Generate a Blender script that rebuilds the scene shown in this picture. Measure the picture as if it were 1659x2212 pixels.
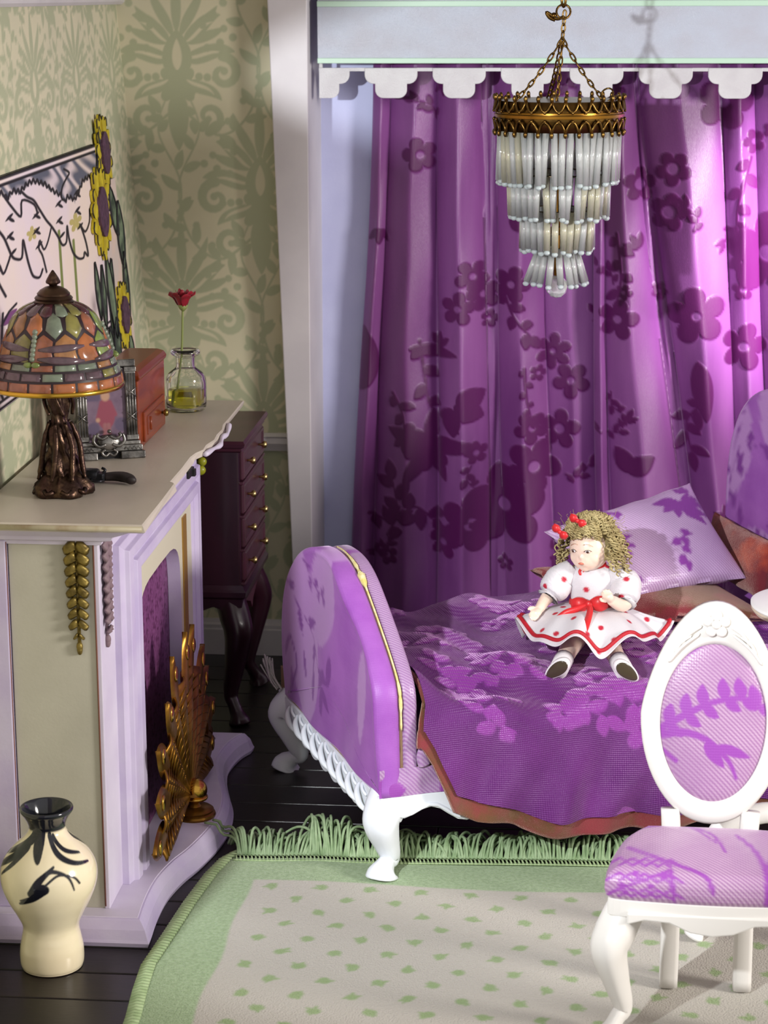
import bpy, bmesh, math, random
import numpy as np
from mathutils import Vector, Matrix, Euler

for o in list(bpy.data.objects): bpy.data.objects.remove(o)
SC = bpy.context.scene
COL = SC.collection
PI = math.pi
rnd = random.Random(7)

# ---------------------------------------------------------------- camera
cam = bpy.data.cameras.new('camera'); cam_o = bpy.data.objects.new('camera', cam); COL.objects.link(cam_o)
P_, S_, R_ = math.radians(13.32), math.radians(5.125), math.radians(-.15)
fw = Vector((-math.sin(S_)*math.cos(P_), math.cos(S_)*math.cos(P_), -math.sin(P_)))
rt0 = Vector((math.cos(S_), math.sin(S_), 0)); up0 = rt0.cross(fw)
rt = rt0*math.cos(R_) + up0*math.sin(R_); up = up0*math.cos(R_) - rt0*math.sin(R_)
cam_o.matrix_world = Matrix(((rt.x, up.x, -fw.x, 0), (rt.y, up.y, -fw.y, 0), (rt.z, up.z, -fw.z, 2.48), (0, 0, 0, 1)))
cam.sensor_fit = 'VERTICAL'; cam.sensor_height = 24; cam.sensor_width = 18
cam.lens = 4710/2212*24
cam.clip_start = .05; cam.clip_end = 100
cam.dof.use_dof = True; cam.dof.focus_distance = 6.35; cam.dof.aperture_fstop = 3.2
SC.camera = cam_o
# ---------------------------------------------------------------- world, lamps, exposure
w = bpy.data.worlds.new('room_light'); SC.world = w; w.use_nodes = True
w.node_tree.nodes['Background'].inputs[0].default_value = (1.0, .96, .92, 1)
w.node_tree.nodes['Background'].inputs[1].default_value = .70
def spot(name, loc, target, power, color, size, angle=1.2, blend=.3):
    l = bpy.data.lights.new(name, 'SPOT'); l.energy = power; l.color = color; l.shadow_soft_size = size
    l.spot_size = angle; l.spot_blend = blend
    o = bpy.data.objects.new(name, l); COL.objects.link(o); o.location = loc
    o.rotation_euler = (Vector(target)-Vector(loc)).to_track_quat('-Z', 'Y').to_euler(); return o
spot('torch_lamp_offscreen', (-1.6, 2.2, 2.52), (-.1, 7.0, 1.2), 800, (.93, .97, 1.0), .045, 1.0, .4)
al = bpy.data.lights.new('room_lamp_offscreen', 'AREA'); al.shape = 'DISK'; al.size = 1.6; al.energy = 480; al.color = (1.0, .95, .90)
al_o = bpy.data.objects.new('room_lamp_offscreen', al); COL.objects.link(al_o); al_o.location = (6.0, 3.0, 2.7)
al_o.rotation_euler = (Vector((-1.0, 6.5, 1.3))-al_o.location).to_track_quat('-Z', 'Y').to_euler()
spot('alcove_lamp_offscreen', (1.6, 7.0, 2.1), (.98, 8.2, 1.62), 900, (1.0, .88, 1.0), .06, .9, .95)
SC.view_settings.view_transform = 'Standard'; SC.view_settings.look = 'None'
SC.view_settings.gamma = 1; SC.view_settings.use_curve_mapping = False
SC.view_settings.exposure = 0.0

# ---------------------------------------------------------------- materials
def S(r, g, b):
    f = lambda c: (c/255)/12.92 if c/255 <= .04045 else ((c/255+.055)/1.055)**2.4
    return (f(r), f(g), f(b), 1)
MATS = {}
def mat(name, col, rough=.5, metal=0, col2=None, nscale=8, ndetail=4, bump=0, bscale=150, sheen=0, sheen_col=None,
        attrs=(), trans=0, coat=0, sss=0, spec=.5, ior=1.45, weave=0, weave_s=(900, 900), stretch=None, lohi=(.35, .65), alpha=1, rib=None):
    m = bpy.data.materials.new(name); m.use_nodes = True; MATS[name] = m
    n = m.node_tree.nodes; L = m.node_tree.links; b = n['Principled BSDF']
    tc = n.new('ShaderNodeTexCoord'); co = tc.outputs['Object']
    if stretch:
        mp = n.new('ShaderNodeMapping'); mp.inputs['Scale'].default_value = stretch; L.new(co, mp.inputs[0]); co = mp.outputs[0]
    cur = n.new('ShaderNodeRGB'); cur.outputs[0].default_value = col; cur = cur.outputs[0]
    def noise(sc, det):
        t = n.new('ShaderNodeTexNoise'); t.inputs['Scale'].default_value = sc; t.inputs['Detail'].default_value = det
        L.new(co, t.inputs['Vector']); return t.outputs[0]
    def mix(f, a, bb):
        x = n.new('ShaderNodeMix'); x.data_type = 'RGBA'
        L.new(f, x.inputs[0]); L.new(a, x.inputs[6])
        if isinstance(bb, tuple): x.inputs[7].default_value = bb
        else: L.new(bb, x.inputs[7])
        return x.outputs[2]
    def mixf(f, a, bb):
        x = n.new('ShaderNodeMix'); x.data_type = 'FLOAT'; L.new(f, x.inputs[0])
        if isinstance(a, (int, float)): x.inputs[2].default_value = a
        else: L.new(a, x.inputs[2])
        x.inputs[3].default_value = bb; return x.outputs[0]
    if col2:
        r = n.new('ShaderNodeMapRange'); r.inputs[1].default_value = lohi[0]; r.inputs[2].default_value = lohi[1]
        L.new(noise(nscale, ndetail), r.inputs[0]); cur = mix(r.outputs[0], cur, col2)
    if rib:      # woven ribs: (scale, colour of the valleys)
        wv0 = n.new('ShaderNodeTexWave'); wv0.bands_direction = 'DIAGONAL'; wv0.inputs['Scale'].default_value = rib[0]/20
        wv0.inputs['Distortion'].default_value = .4; wv0.inputs['Detail'].default_value = 1
        L.new(co, wv0.inputs[0]); cur = mix(wv0.outputs['Fac'], cur, rib[1])
    rg = rough; sh = sheen
    hb = None
    for a in attrs:
        an = n.new('ShaderNodeAttribute'); an.attribute_name = a[0]; f = an.outputs['Fac']
        if isinstance(a[1], tuple): cur = mix(f, cur, a[1])
        if len(a) > 2 and a[2] is not None: rg = mixf(f, rg, a[2])
        if len(a) > 3 and a[3] is not None: sh = mixf(f, sh, a[3])
        hb = f
    L.new(cur, b.inputs['Base Color'])
    if isinstance(rg, (int, float)): b.inputs['Roughness'].default_value = rg
    else: L.new(rg, b.inputs['Roughness'])
    if isinstance(sh, (int, float)): b.inputs['Sheen Weight'].default_value = sh
    else: L.new(sh, b.inputs['Sheen Weight'])
    if sheen_col: b.inputs['Sheen Tint'].default_value = sheen_col
    b.inputs['Sheen Roughness'].default_value = .35
    b.inputs['Metallic'].default_value = metal; b.inputs['Transmission Weight'].default_value = trans
    b.inputs['Coat Weight'].default_value = coat; b.inputs['Coat Roughness'].default_value = .08
    b.inputs['Subsurface Weight'].default_value = sss; b.inputs['Subsurface Scale'].default_value = .02
    b.inputs['Specular IOR Level'].default_value = spec; b.inputs['IOR'].default_value = ior; b.inputs['Alpha'].default_value = alpha
    hh = None
    if bump:
        hh = noise(bscale, 3)
    if weave:
        uvn = n.new('ShaderNodeUVMap') if False else None
        outs = []
        for ax, scv in (('X', weave_s[0]), ('Y', weave_s[1])):
            wv = n.new('ShaderNodeTexWave'); wv.bands_direction = ax if ax == 'X' else 'Z'; wv.inputs['Scale'].default_value = scv/20
            wv.inputs['Distortion'].default_value = .6; wv.inputs['Detail'].default_value = 0
            L.new(co, wv.inputs[0]); outs.append(wv.outputs['Fac'])
        ad = n.new('ShaderNodeMath'); ad.operation = 'ADD'; L.new(outs[0], ad.inputs[0]); L.new(outs[1], ad.inputs[1])
        sc = n.new('ShaderNodeMath'); sc.operation = 'MULTIPLY'; L.new(ad.outputs[0], sc.inputs[0]); sc.inputs[1].default_value = weave
        if hh:
            a2 = n.new('ShaderNodeMath'); a2.operation = 'ADD'; L.new(hh, a2.inputs[0]); L.new(sc.outputs[0], a2.inputs[1]); hh = a2.outputs[0]
        else: hh = sc.outputs[0]
    if hh:
        bp = n.new('ShaderNodeBump'); bp.inputs['Strength'].default_value = bump or .3; bp.inputs['Distance'].default_value = .004
        L.new(hh, bp.inputs['Height']); L.new(bp.outputs[0], b.inputs['Normal'])
    return m

# ---------------------------------------------------------------- mesh helpers
class MB:
    def __init__(s): s.v = []; s.f = []
    def add(s, V, F):
        k = len(s.v); s.v += [tuple(map(float, p)) for p in V]; s.f += [tuple(i+k for i in q) for q in F]; return s
    def box(s, x0, x1, y0, y1, z0, z1):
        V = [(x, y, z) for z in (z0, z1) for y in (y0, y1) for x in (x0, x1)]
        return s.add(V, [(0, 2, 3, 1), (4, 5, 7, 6), (0, 1, 5, 4), (2, 6, 7, 3), (0, 4, 6, 2), (1, 3, 7, 5)])
    def rings(s, R, cap=True, closed=True, loop=False):
        n = len(R[0]); V = [p for r in R for p in r]; F = []
        m = len(R)
        for i in range(m if loop else m-1):
            for j in range(n if closed else n-1):
                a = i*n+j; b = i*n+(j+1) % n; c = ((i+1) % m)*n+(j+1) % n; d = ((i+1) % m)*n+j
                F.append((a, b, c, d))
        if cap and not loop: F += [tuple(range(n))[::-1], tuple((m-1)*n+j for j in range(n))]
        return s.add(V, F)
    def lathe(s, prof, seg=32, c=(0, 0, 0), axis='z', sx=1, sy=1):
        R = []
        for r, z in prof:
            ring = []
            for j in range(seg):
                t = 2*PI*j/seg; x, y = max(r, 1e-5)*math.cos(t)*sx, max(r, 1e-5)*math.sin(t)*sy
                ring.append({'z': (c[0]+x, c[1]+y, c[2]+z), 'x': (c[0]+z, c[1]+x, c[2]+y), 'y': (c[0]+y, c[1]+z, c[2]+x)}[axis])
            R.append(ring)
        return s.rings(R)
    def tube(s, P, r, seg=8, cap=True, sq=None, flat=1):
        P = [Vector(p) for p in P]; n = len(P); r = r if hasattr(r, '__len__') else [r]*n
        T = [(P[min(i+1, n-1)]-P[max(i-1, 0)]).normalized() for i in range(n)]
        up = Vector((0, 0, 1)) if abs(T[0].z) < .9 else Vector((1, 0, 0))
        N = (up-T[0]*up.dot(T[0])).normalized(); R = []
        for i in range(n):
            N = (N-T[i]*N.dot(T[i])); N = N.normalized() if N.length > 1e-6 else T[i].orthogonal().normalized()
            B = T[i].cross(N); ring = []
            for j in range(seg):
                t = 2*PI*(j+.5)/seg; a, b = math.cos(t), math.sin(t)
                if sq:
                    a = math.copysign(abs(a)**sq, a); b = math.copysign(abs(b)**sq, b)
                ring.append(P[i]+N*(a*r[i]*flat)+B*(b*r[i]))
            R.append(ring)
        return s.rings(R, cap)
    def sphere(s, c, r, sc=(1, 1, 1), seg=20, rg=12):
        R = [[(c[0]+r*sc[0]*math.sin(PI*(i+.02)/(rg+.04))*math.cos(2*PI*j/seg), c[1]+r*sc[1]*math.sin(PI*(i+.02)/(rg+.04))*math.sin(2*PI*j/seg), c[2]-r*sc[2]*math.cos(PI*(i+.02)/(rg+.04))) for j in range(seg)] for i in range(rg+1)]
        return s.rings(R)
    def prism(s, poly, d0, d1, plane='xz'):
        n = len(poly)
        def q(a, b, d): return {'xz': (a, d, b), 'yz': (d, a, b), 'xy': (a, b, d)}[plane]
        V = [q(a, b, d0) for a, b in poly]+[q(a, b, d1) for a, b in poly]
        F = [tuple(range(n))[::-1], tuple(range(n, 2*n))]+[(i, (i+1) % n, n+(i+1) % n, n+i) for i in range(n)]
        return s.add(V, F)
    def xf(s, M, k=0):
        s.v = s.v[:k]+[tuple(M @ Vector(p)) for p in s.v[k:]]; return s

def setp(o, **k):
    for a, b in k.items():
        if b is not None: o[a] = b
    return o
def link(o, parent=None):
    COL.objects.link(o)
    if parent: o.parent = parent
    return o
def root(name, label, cat, loc=(0, 0, 0), rz=0, group=None):
    o = bpy.data.objects.new(name, None); link(o); o.location = loc; o.rotation_euler = (0, 0, rz)
    o.empty_display_size = .05
    return setp(o, label=label, category=cat, group=group)
def local(o): return Matrix.Translation(o.location) @ o.rotation_euler.to_matrix().to_4x4()
def obj(name, mb, m, parent=None, smooth=True, bevel=0, world=False, attrs=None, fix=True, angle=None, subd=0, **props):
    if isinstance(mb, MB): V, F = mb.v, mb.f
    else: V, F = mb
    if world and parent: 
        Mi = local(parent).inverted(); V = [tuple(Mi @ Vector(p)) for p in V]
    me = bpy.data.meshes.new(name); me.from_pydata([tuple(p) for p in V], [], [tuple(int(i) for i in q) for q in F]); 
    if fix:
        b = bmesh.new(); b.from_mesh(me); bmesh.ops.recalc_face_normals(b, faces=b.faces); b.to_mesh(me); b.free()
    for a, arr in (attrs or {}).items():
        at = me.attributes.new(a, 'FLOAT', 'POINT'); at.data.foreach_set('value', np.asarray(arr, dtype=np.float32).ravel())
    me.materials.append(MATS[m] if isinstance(m, str) else m)
    if smooth: me.polygons.foreach_set('use_smooth', [True]*len(me.polygons))
    o = bpy.data.objects.new(name, me); link(o, parent)
    if bevel:
        md = o.modifiers.new('bevel', 'BEVEL'); md.width = bevel; md.segments = 2; md.limit_method = 'ANGLE'; md.angle_limit = .6
    if subd:
        md = o.modifiers.new('sub', 'SUBSURF'); md.levels = subd; md.render_levels = subd
    if angle and smooth:
        try: me.set_sharp_from_angle(angle=angle)
        except Exception: pass
    return setp(o, **props)
def struct(name, mb, m, label=None, **k):
    o = obj(name, mb, m, **k); o['kind'] = 'structure'
    if label: o['label'] = label
    return o
def grid(f, us, vs):
    """rows over vs, columns over us; f(U,V) arrays -> x,y,z arrays"""
    U, Vv = np.meshgrid(us, vs); x, y, z = f(U, Vv); n, m = U.shape
    V = np.stack([x, y, z], -1).reshape(-1, 3); idx = np.arange(n*m).reshape(n, m)
    F = np.stack([idx[:-1, :-1], idx[:-1, 1:], idx[1:, 1:], idx[1:, :-1]], -1).reshape(-1, 4)
    return V, F, U, Vv
def copyo(o, parent=None, **k):
    c = o.copy(); link(c); c.parent = parent
    for a, b in k.items(): setattr(c, a, b)
    return c
def bez(P, n=12):
    """Catmull-Rom through points"""
    P = [Vector(p) for p in P]; out = []
    for i in range(len(P)-1):
        a = P[max(i-1, 0)]; b = P[i]; c = P[i+1]; d = P[min(i+2, len(P)-1)]
        for k in range(n):
            t = k/n; out.append(.5*((2*b)+(c-a)*t+(2*a-5*b+4*c-d)*t*t+(-a+3*b-3*c+d)*t**3))
    out.append(P[-1]); return out
def lerp1(xs, ys, x): return float(np.interp(x, xs, ys))

class Paint:
    """paints plain pattern shapes into a per-vertex mask"""
    def __init__(s, x, y, eps=.004): s.x = np.ravel(x); s.y = np.ravel(y); s.m = np.zeros(s.x.size); s.e = eps
    def _sel(s, cx, cy, R): return np.nonzero((abs(s.x-cx) < R) & (abs(s.y-cy) < R))[0]
    def _put(s, i, val, sub=False):
        val = np.clip(val, 0, 1)
        s.m[i] = np.minimum(s.m[i], 1-val) if sub else np.maximum(s.m[i], val)
    def leaf(s, cx, cy, L, W, a, sub=False, bend=0):
        i = s._sel(cx, cy, L*1.15)
        dx, dy = s.x[i]-cx, s.y[i]-cy; t = dx*math.cos(a)+dy*math.sin(a); n = -dx*math.sin(a)+dy*math.cos(a)
        q = np.clip(t/L, 0, 1); n = n-bend*L*np.sin(q*PI/1.3)*q
        hw = W*np.sin(PI*q**.8)**.75; s._put(i, np.where((t > 0) & (t < L), (hw-abs(n))/s.e+.5, 0), sub); return s
    def disc(s, cx, cy, r, sub=False, sy=1):
        i = s._sel(cx, cy, r*max(1, sy)+s.e*2); s._put(i, (r-np.hypot(s.x[i]-cx, (s.y[i]-cy)/sy))/s.e+.5, sub); return s
    def flower(s, cx, cy, r, n=5, rot=0, hole=.22, depth=.45):
        i = s._sel(cx, cy, r*1.1); dx, dy = s.x[i]-cx, s.y[i]-cy; d = np.hypot(dx, dy); t = np.arctan2(dy, dx)-rot
        R = r*((1-depth)+depth*abs(np.cos(n*t/2))**.7); s._put(i, np.minimum((R-d)/s.e+.5, (d-hole*r)/s.e+.5)); return s
    def stroke(s, P, w0, w1=None, sub=False):
        w1 = w0 if w1 is None else w1; P = np.asarray([p[:2] for p in P], float); n = len(P)-1
        c = (P.min(0)+P.max(0))/2; R = (P.max(0)-P.min(0)).max()/2+max(w0, w1)*2
        i = s._sel(c[0], c[1], R)
        if not len(i): return s
        best = np.full(len(i), -9.)
        for k in range(n):
            a, b = P[k], P[k+1]; ab = b-a; l2 = max((ab**2).sum(), 1e-9)
            t = np.clip(((s.x[i]-a[0])*ab[0]+(s.y[i]-a[1])*ab[1])/l2, 0, 1)
            d = np.hypot(s.x[i]-a[0]-t*ab[0], s.y[i]-a[1]-t*ab[1]); wd = w0+(w1-w0)*(k+t)/n
            best = np.maximum(best, (wd-d)/s.e+.5)
        s._put(i, best, sub); return s
    def spiral(s, cx, cy, r, a0, turns, w0, w1, hand=1):
        P = [(cx+r*(1-k/18*.85)*math.cos(a0+hand*turns*2*PI*k/18), cy+r*(1-k/18*.85)*math.sin(a0+hand*turns*2*PI*k/18)) for k in range(19)]
        s.stroke(P, w0, w1); s.disc(P[-1][0], P[-1][1], w1*1.8); return s
    def sprig(s, P, nl, L, W, w=.004):
        P = bez([(a, b, 0) for a, b in P], 8); s.stroke(P, w, w*.5)
        for k in range(nl):
            q = int((k+.7)/nl*(len(P)-2)); p = P[q]; d = P[q+1]-P[q]; a = math.atan2(d.y, d.x)
            s.leaf(p.x, p.y, L*(.75+.4*((k*37) % 10)/10), W, a+(.85 if k % 2 else -.85), bend=.1)
        d = P[-1]-P[-2]; s.leaf(P[-1].x, P[-1].y, L, W, math.atan2(d.y, d.x)); return s

def damask(P, cx, cy, s):
    """one symmetric acanthus bouquet, s = scale"""
    for k in range(-3, 4):
        P.leaf(cx+k*.012*s, cy+.10*s+abs(k)*-.012*s, (.20-.022*abs(k))*s, .017*s, PI/2-k*.36, bend=-.12*np.sign(k))
        P.disc(cx+k*.052*s, cy+(.31-.022*k*k)*s, .012*s)
    for h in (-1, 1):
        for a_, L_, W_2, y_ in ((1.15, .15, .026, .07), (1.65, .17, .028, .02), (2.25, .14, .022, -.05)):
            P.leaf(cx+h*.02*s, cy+y_*s, L_*s, W_2*s, PI/2-h*a_, bend=.28*h); P.leaf(cx+h*.03*s, cy+y_*s, L_*.72*s, .006*s, PI/2-h*a_, True, bend=.28*h)
            for j in range(3): P.disc(cx+h*(.05+L_*(.3+.25*j))*s*abs(math.sin(a_)), cy+(y_+.035+L_*(.3+.25*j)*math.cos(a_)+.02*j)*s, .013*s)
        P.spiral(cx+h*.15*s, cy-.03*s, .055*s, PI/2 if h > 0 else PI/2, 1.1, .017*s, .007*s, -h)
        P.spiral(cx+h*.10*s, cy-.17*s, .05*s, -PI/2, 1.0, .014*s, .006*s, h)
        q = [(cx+h*.03*s, cy-.16*s), (cx+h*.14*s, cy-.23*s), (cx+h*.24*s, cy-.15*s), (cx+h*.27*s, cy+.02*s), (cx+h*.20*s, cy+.19*s), (cx+h*.24*s, cy+.32*s)]
        P.sprig(q, 13, .07*s, .016*s, .005*s)
        P.flower(cx+h*.25*s, cy+.34*s, .06*s, 6, 0, .2, .5)
        P.leaf(cx+h*.25*s, cy+.38*s, .09*s, .02*s, PI/2-h*.5)
        P.leaf(cx+h*.25*s, cy+.30*s, .09*s, .02*s, -PI/2+h*.4)
    P.leaf(cx, cy-.05*s, .16*s, .05*s, PI/2); P.leaf(cx, cy-.02*s, .1*s, .016*s, PI/2, True)
    P.leaf(cx, cy-.08*s, .20*s, .035*s, -PI/2); P.disc(cx, cy-.065*s, .018*s)
    for k in range(3): P.disc(cx, cy+(.33+.035*k)*s, (.013-.003*k)*s)
    return P

# ---------------------------------------------------------------- palette
mat('wallpaper', S(212, 205, 176), .75, col2=S(204, 199, 172), nscale=3, attrs=[('pat', S(174, 178, 148), .7)], bump=.08, bscale=400)
mat('white_paint', S(208, 203, 207), .45, col2=S(200, 195, 200), nscale=5, bump=.06, bscale=60)
mat('beam_white', S(172, 178, 192), .28, col2=S(168, 169, 180), nscale=6, bump=.35, bscale=220, stretch=(1, 1, 1.5))
mat('scallop_white', S(196, 194, 196), .35, col2=S(184, 180, 184), nscale=9, bump=.35, bscale=200)
mat('lavender', S(196, 184, 212), .5, col2=S(205, 196, 218), nscale=6, bump=.08, bscale=80)
mat('alcove_paint', S(202, 206, 242), .5, col2=S(194, 198, 236), nscale=6, bump=.1, bscale=120)
mat('mint_edge', S(176, 204, 184), .4)
mat('plank', S(33, 24, 23), .33, col2=S(21, 16, 16), nscale=3, stretch=(1, 14, 4), bump=.12, bscale=30, lohi=(.3, .7))
mat('plank_dark', S(27, 20, 20), .36, col2=S(17, 13, 14), nscale=3, stretch=(1, 14, 4), bump=.12, bscale=30, lohi=(.3, .7))
mat('plank_bed', S(24, 18, 18), .8)
mat('ceiling_white', S(210, 208, 205), .7)

# ---------------------------------------------------------------- setting
fl = struct('floor', MB().box(-1.62, 2.6, 3.4, 8.34, -.06, -.012), 'plank_bed', 'dark stained plank floor', smooth=False)
PW = .157
pk = None
for i in range(32):
    y0 = 3.45+i*PW
    if y0 > 8.25: break
    cuts = [-1.62, -1.62+rnd.uniform(1.0, 1.9), 2.6] if i % 2 else [-1.62, -.2+rnd.uniform(-.5, .9), 2.6]
    for a, b in zip(cuts, cuts[1:]):
        obj('plank', MB().box(a+.002, b-.002, y0+.003, y0+PW-.003, -.02, rnd.uniform(-.002, 0)), 'plank' if rnd.random() < .6 else 'plank_dark', fl, smooth=False, bevel=.003)

def wl_x(Y, z):      # the left wall leans out a little towards the back top corner
    t = np.clip((Y-5.0)/3.03, 0, 1); k = np.clip((z-1.1)/1.35, 0, 1.2)
    return -1.572-.025*t-(.012+.085*t)*k
V, F, U, W_ = grid(lambda Y, z: (wl_x(Y, z), Y, z), np.linspace(4.6, 8.04, 300), np.linspace(.0, 2.75, 330))
p = Paint(U*.62, W_, .006)
for r in range(-1, 6):
    for c in range(-2, 9):
        damask(p, 2.84+c*.40+(.20 if r % 2 else 0), .52+r*.42, .82)
wl = struct('wall_left', (V, F), 'wallpaper', 'pale sage damask wallpaper wall', attrs={'pat': p.m}, fix=False)
V, F, U, W_ = grid(lambda x, z: (x, 8.03+0*x, z), np.linspace(-1.74, -1.04, 250), np.linspace(0, 2.75, 640))
p = Paint(U, W_, .006)
for r in range(-1, 5):
    for c in range(-1, 3):
        damask(p, -1.475+c*.60+(.30 if r % 2 else 0), .42+r*.455, 1.12)
wb = struct('wall_back', (V, F), 'wallpaper', 'sage damask wallpaper wall in the corner', attrs={'pat': p.m}, fix=False)
struct('wall_alcove', MB().box(-1.2, 2.6, 8.33, 8.36, 0, 2.75), 'alcove_paint', 'lavender back wall of the curtained alcove', smooth=False)
struct('ceiling', MB().box(-1.75, 2.6, 4.4, 8.36, 2.75, 2.8), 'ceiling_white', 'white ceiling', smooth=False)
def moulding(x0, x1, y, prof, name, m, label):
    R = [[(x, y-a, z) for a, z in prof] for x in (x0, x1)]
    return struct(name, MB().rings(R), m, label, smooth=False)
moulding(-1.60, -1.05, 8.03, [(0, 0), (.03, 0), (.03, .10), (.024, .104), (.024, .118), (.014, .124), (.008, .138), (0, .138)], 'baseboard_back', 'white_paint', 'white baseboard under the wallpaper')
moulding(-1.62, -1.05, 8.03, [(0, .805), (.016, .805), (.022, .82), (.03, .835), (.024, .855), (.03, .862), (.012, .872), (0, .872)], 'trim_1', 'white_paint', 'white chair rail')
R = []
for Y in np.linspace(4.6, 8.03, 20):
    x = lambda z: float(wl_x(Y, z))
    R.append([(x(2.44)+.0, Y, 2.452), (x(2.44)+.02, Y, 2.452), (x(2.44)+.03, Y, 2.462), (x(2.44)+.03, Y, 2.478), (x(2.5)+.055, Y, 2.50), (x(2.5)+.075, Y, 2.55), (x(2.6)+.075, Y, 2.6), (x(2.6), Y, 2.6)])
struct('trim_2', MB().rings(R), 'white_paint', 'white crown moulding above the damask wall', smooth=False)
# alcove post (slightly out of true, as in the model house)
def prism4(b, t, y0, y1, z0, z1):
    V = [(b[0], y0, z0), (b[1], y0, z0), (b[1], y1, z0), (b[0], y1, z0), (t[0], y0, z1), (t[1], y0, z1), (t[1], y1, z1), (t[0], y1, z1)]
    return MB().add(V, [(0, 3, 2, 1), (4, 5, 6, 7), (0, 1, 5, 4), (1, 2, 6, 5), (2, 3, 7, 6), (3, 0, 4, 7)])
struct('trim_3', prism4((-1.048, -.985), (-1.135, -.982), 7.93, 8.34, 0, 2.75), 'white_paint', 'white square post at the alcove corner', smooth=False, bevel=.004)
bm_ = struct('trim_4', MB().box(-.952, 2.6, 7.985, 8.03, 2.262, 2.442), 'beam_white', 'white alcove beam with mint edges', smooth=False)
obj('edge_strip', MB().box(-.953, 2.6, 7.978, 8.03, 2.243, 2.262), 'mint_edge', bm_, smooth=False, bevel=.002)
obj('edge_strip', MB().box(-.953, 2.6, 7.978, 8.03, 2.442, 2.462), 'mint_edge', bm_, smooth=False, bevel=.002)
obj('backing_board', MB().box(-.953, 2.6, 8.035, 8.055, 2.262, 2.75), 'beam_white', bm_, smooth=False)
obj('cornice_board', MB().box(-.953, 2.6, 8.0, 8.03, 2.462, 2.75), 'beam_white', bm_, smooth=False)
sc_poly = [(-.096, .12), (-.096, .083)]+[(-.096+.032*(1-math.cos(t)), .083-.032*math.sin(t)) for t in np.linspace(.2, PI/2, 6)]+[(-.058, .051)]
sc_poly += [(-.058, .03)]+[(-.058+.03*(1-math.cos(t)), .03-.03*math.sin(t)) for t in np.linspace(.2, PI/2, 6)]
sc_poly = sc_poly+[(-a, b) for a, b in sc_poly[::-1]]
vl = struct('trim_5', MB().box(-.953, 2.6, 8.022, 8.034, 2.214, 2.226), 'scallop_white', 'white scalloped valance board under the beam', smooth=False)
for k in range(15):
    cx = -.937+k*.247
    pl_ = [(max(cx+a, -.952), min(2.118+b, 2.226)) for a, b in sc_poly]
    obj('scallop', MB().prism(pl_, 8.020, 8.034), 'scallop_white', vl, smooth=False, bevel=.002)
for x_ in (-.953, .95, 2.56): obj('cleat', MB().box(x_, x_+.012, 8.034, 8.05, 2.18, 2.30), 'scallop_white', vl, smooth=False)
# pier at the open front edge of the house: shades the fireplace side from the torch; its top opening is shaped to let torch light onto the post
pier = [(-1.75, 0), (-1.255, 0), (-1.255, 2.30), (-1.378, 2.352), (-1.45, 2.388), (-1.458, 2.42), (-1.44, 2.445), (-1.40, 2.462), (-1.33, 2.49), (-1.2, 2.54), (-1.0, 2.60), (-1.0, 2.75), (-1.75, 2.75)]
struct('wall_front', MB().prism(pier, 4.22, 4.28), 'white_paint', 'front edge pier of the house', smooth=False)

# ================================================================ fireplace
mat('fp_white', S(214, 206, 222), .5, col2=S(204, 194, 214), nscale=7, bump=.1, bscale=90)
mat('fp_lavender', S(190, 176, 210), .5, col2=S(204, 194, 218), nscale=6, bump=.1, bscale=90)
mat('fp_panel', S(194, 190, 174), .6, col2=S(184, 180, 164), nscale=5, bump=.08, bscale=120)
mat('fp_shelf', S(206, 197, 182), .38, col2=S(188, 178, 164), nscale=4, bump=.1, bscale=60, stretch=(1, .4, 1))
mat('fp_shelf_edge', S(178, 168, 140), .45, col2=S(140, 112, 80), nscale=14, lohi=(.5, .75))
mat('fp_wear', S(122, 78, 62), .7)
mat('fp_cream', S(206, 202, 176), .55)
mat('fp_gold', S(168, 130, 62), .4, metal=.4)
mat('garland_gold', S(146, 126, 62), .42, metal=.55, col2=S(98, 82, 38), nscale=40, bump=.3, bscale=90)
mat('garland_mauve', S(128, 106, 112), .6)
mat('fp_damask', S(84, 34, 72), .55, attrs=[('pat', S(128, 74, 120), .5)], col2=S(70, 26, 60), nscale=20)
mat('dark_iron', S(46, 44, 46), .5, metal=.6)

fp = root('fireplace', 'white and lavender painted fireplace surround with a long mantel shelf', 'fireplace', (-1.33, 6.1, 0))
base_pts = [(-1.143, 5.362), (-1.150, 5.50), (-1.147, 5.639), (-1.126, 5.766), (-1.095, 5.873), (-1.066, 6.02), (-1.054, 6.16), (-1.066, 6.30), (-1.098, 6.43), (-1.128, 6.56), (-1.139, 6.676), (-1.122, 6.81), (-1.092, 6.888)]
bp = [q.to_tuple()[:2] for q in bez([(a, b, 0) for a, b in base_pts], 5)]
def base_ring(o, z):
    return [(-1.548, 5.362-o, z)]+[(a+o*(1 if 5.37 < b else 1), b-(o if b < 5.37 else 0)+(o if b > 6.88 else 0), z) for a, b in bp]+[(-1.548, 6.888+o, z)]
obj('hearth_base', MB().rings([base_ring(.026, .0), base_ring(.03, .012), base_ring(.026, .02), base_ring(.018, .045), base_ring(.004, .066), base_ring(0, .07)]), 'fp_lavender', fp, world=True, smooth=False)
obj('hearth_slab', MB().rings([base_ring(-.004, .066), base_ring(-.006, .0725)]), 'fp_white', fp, world=True, smooth=False)
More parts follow.
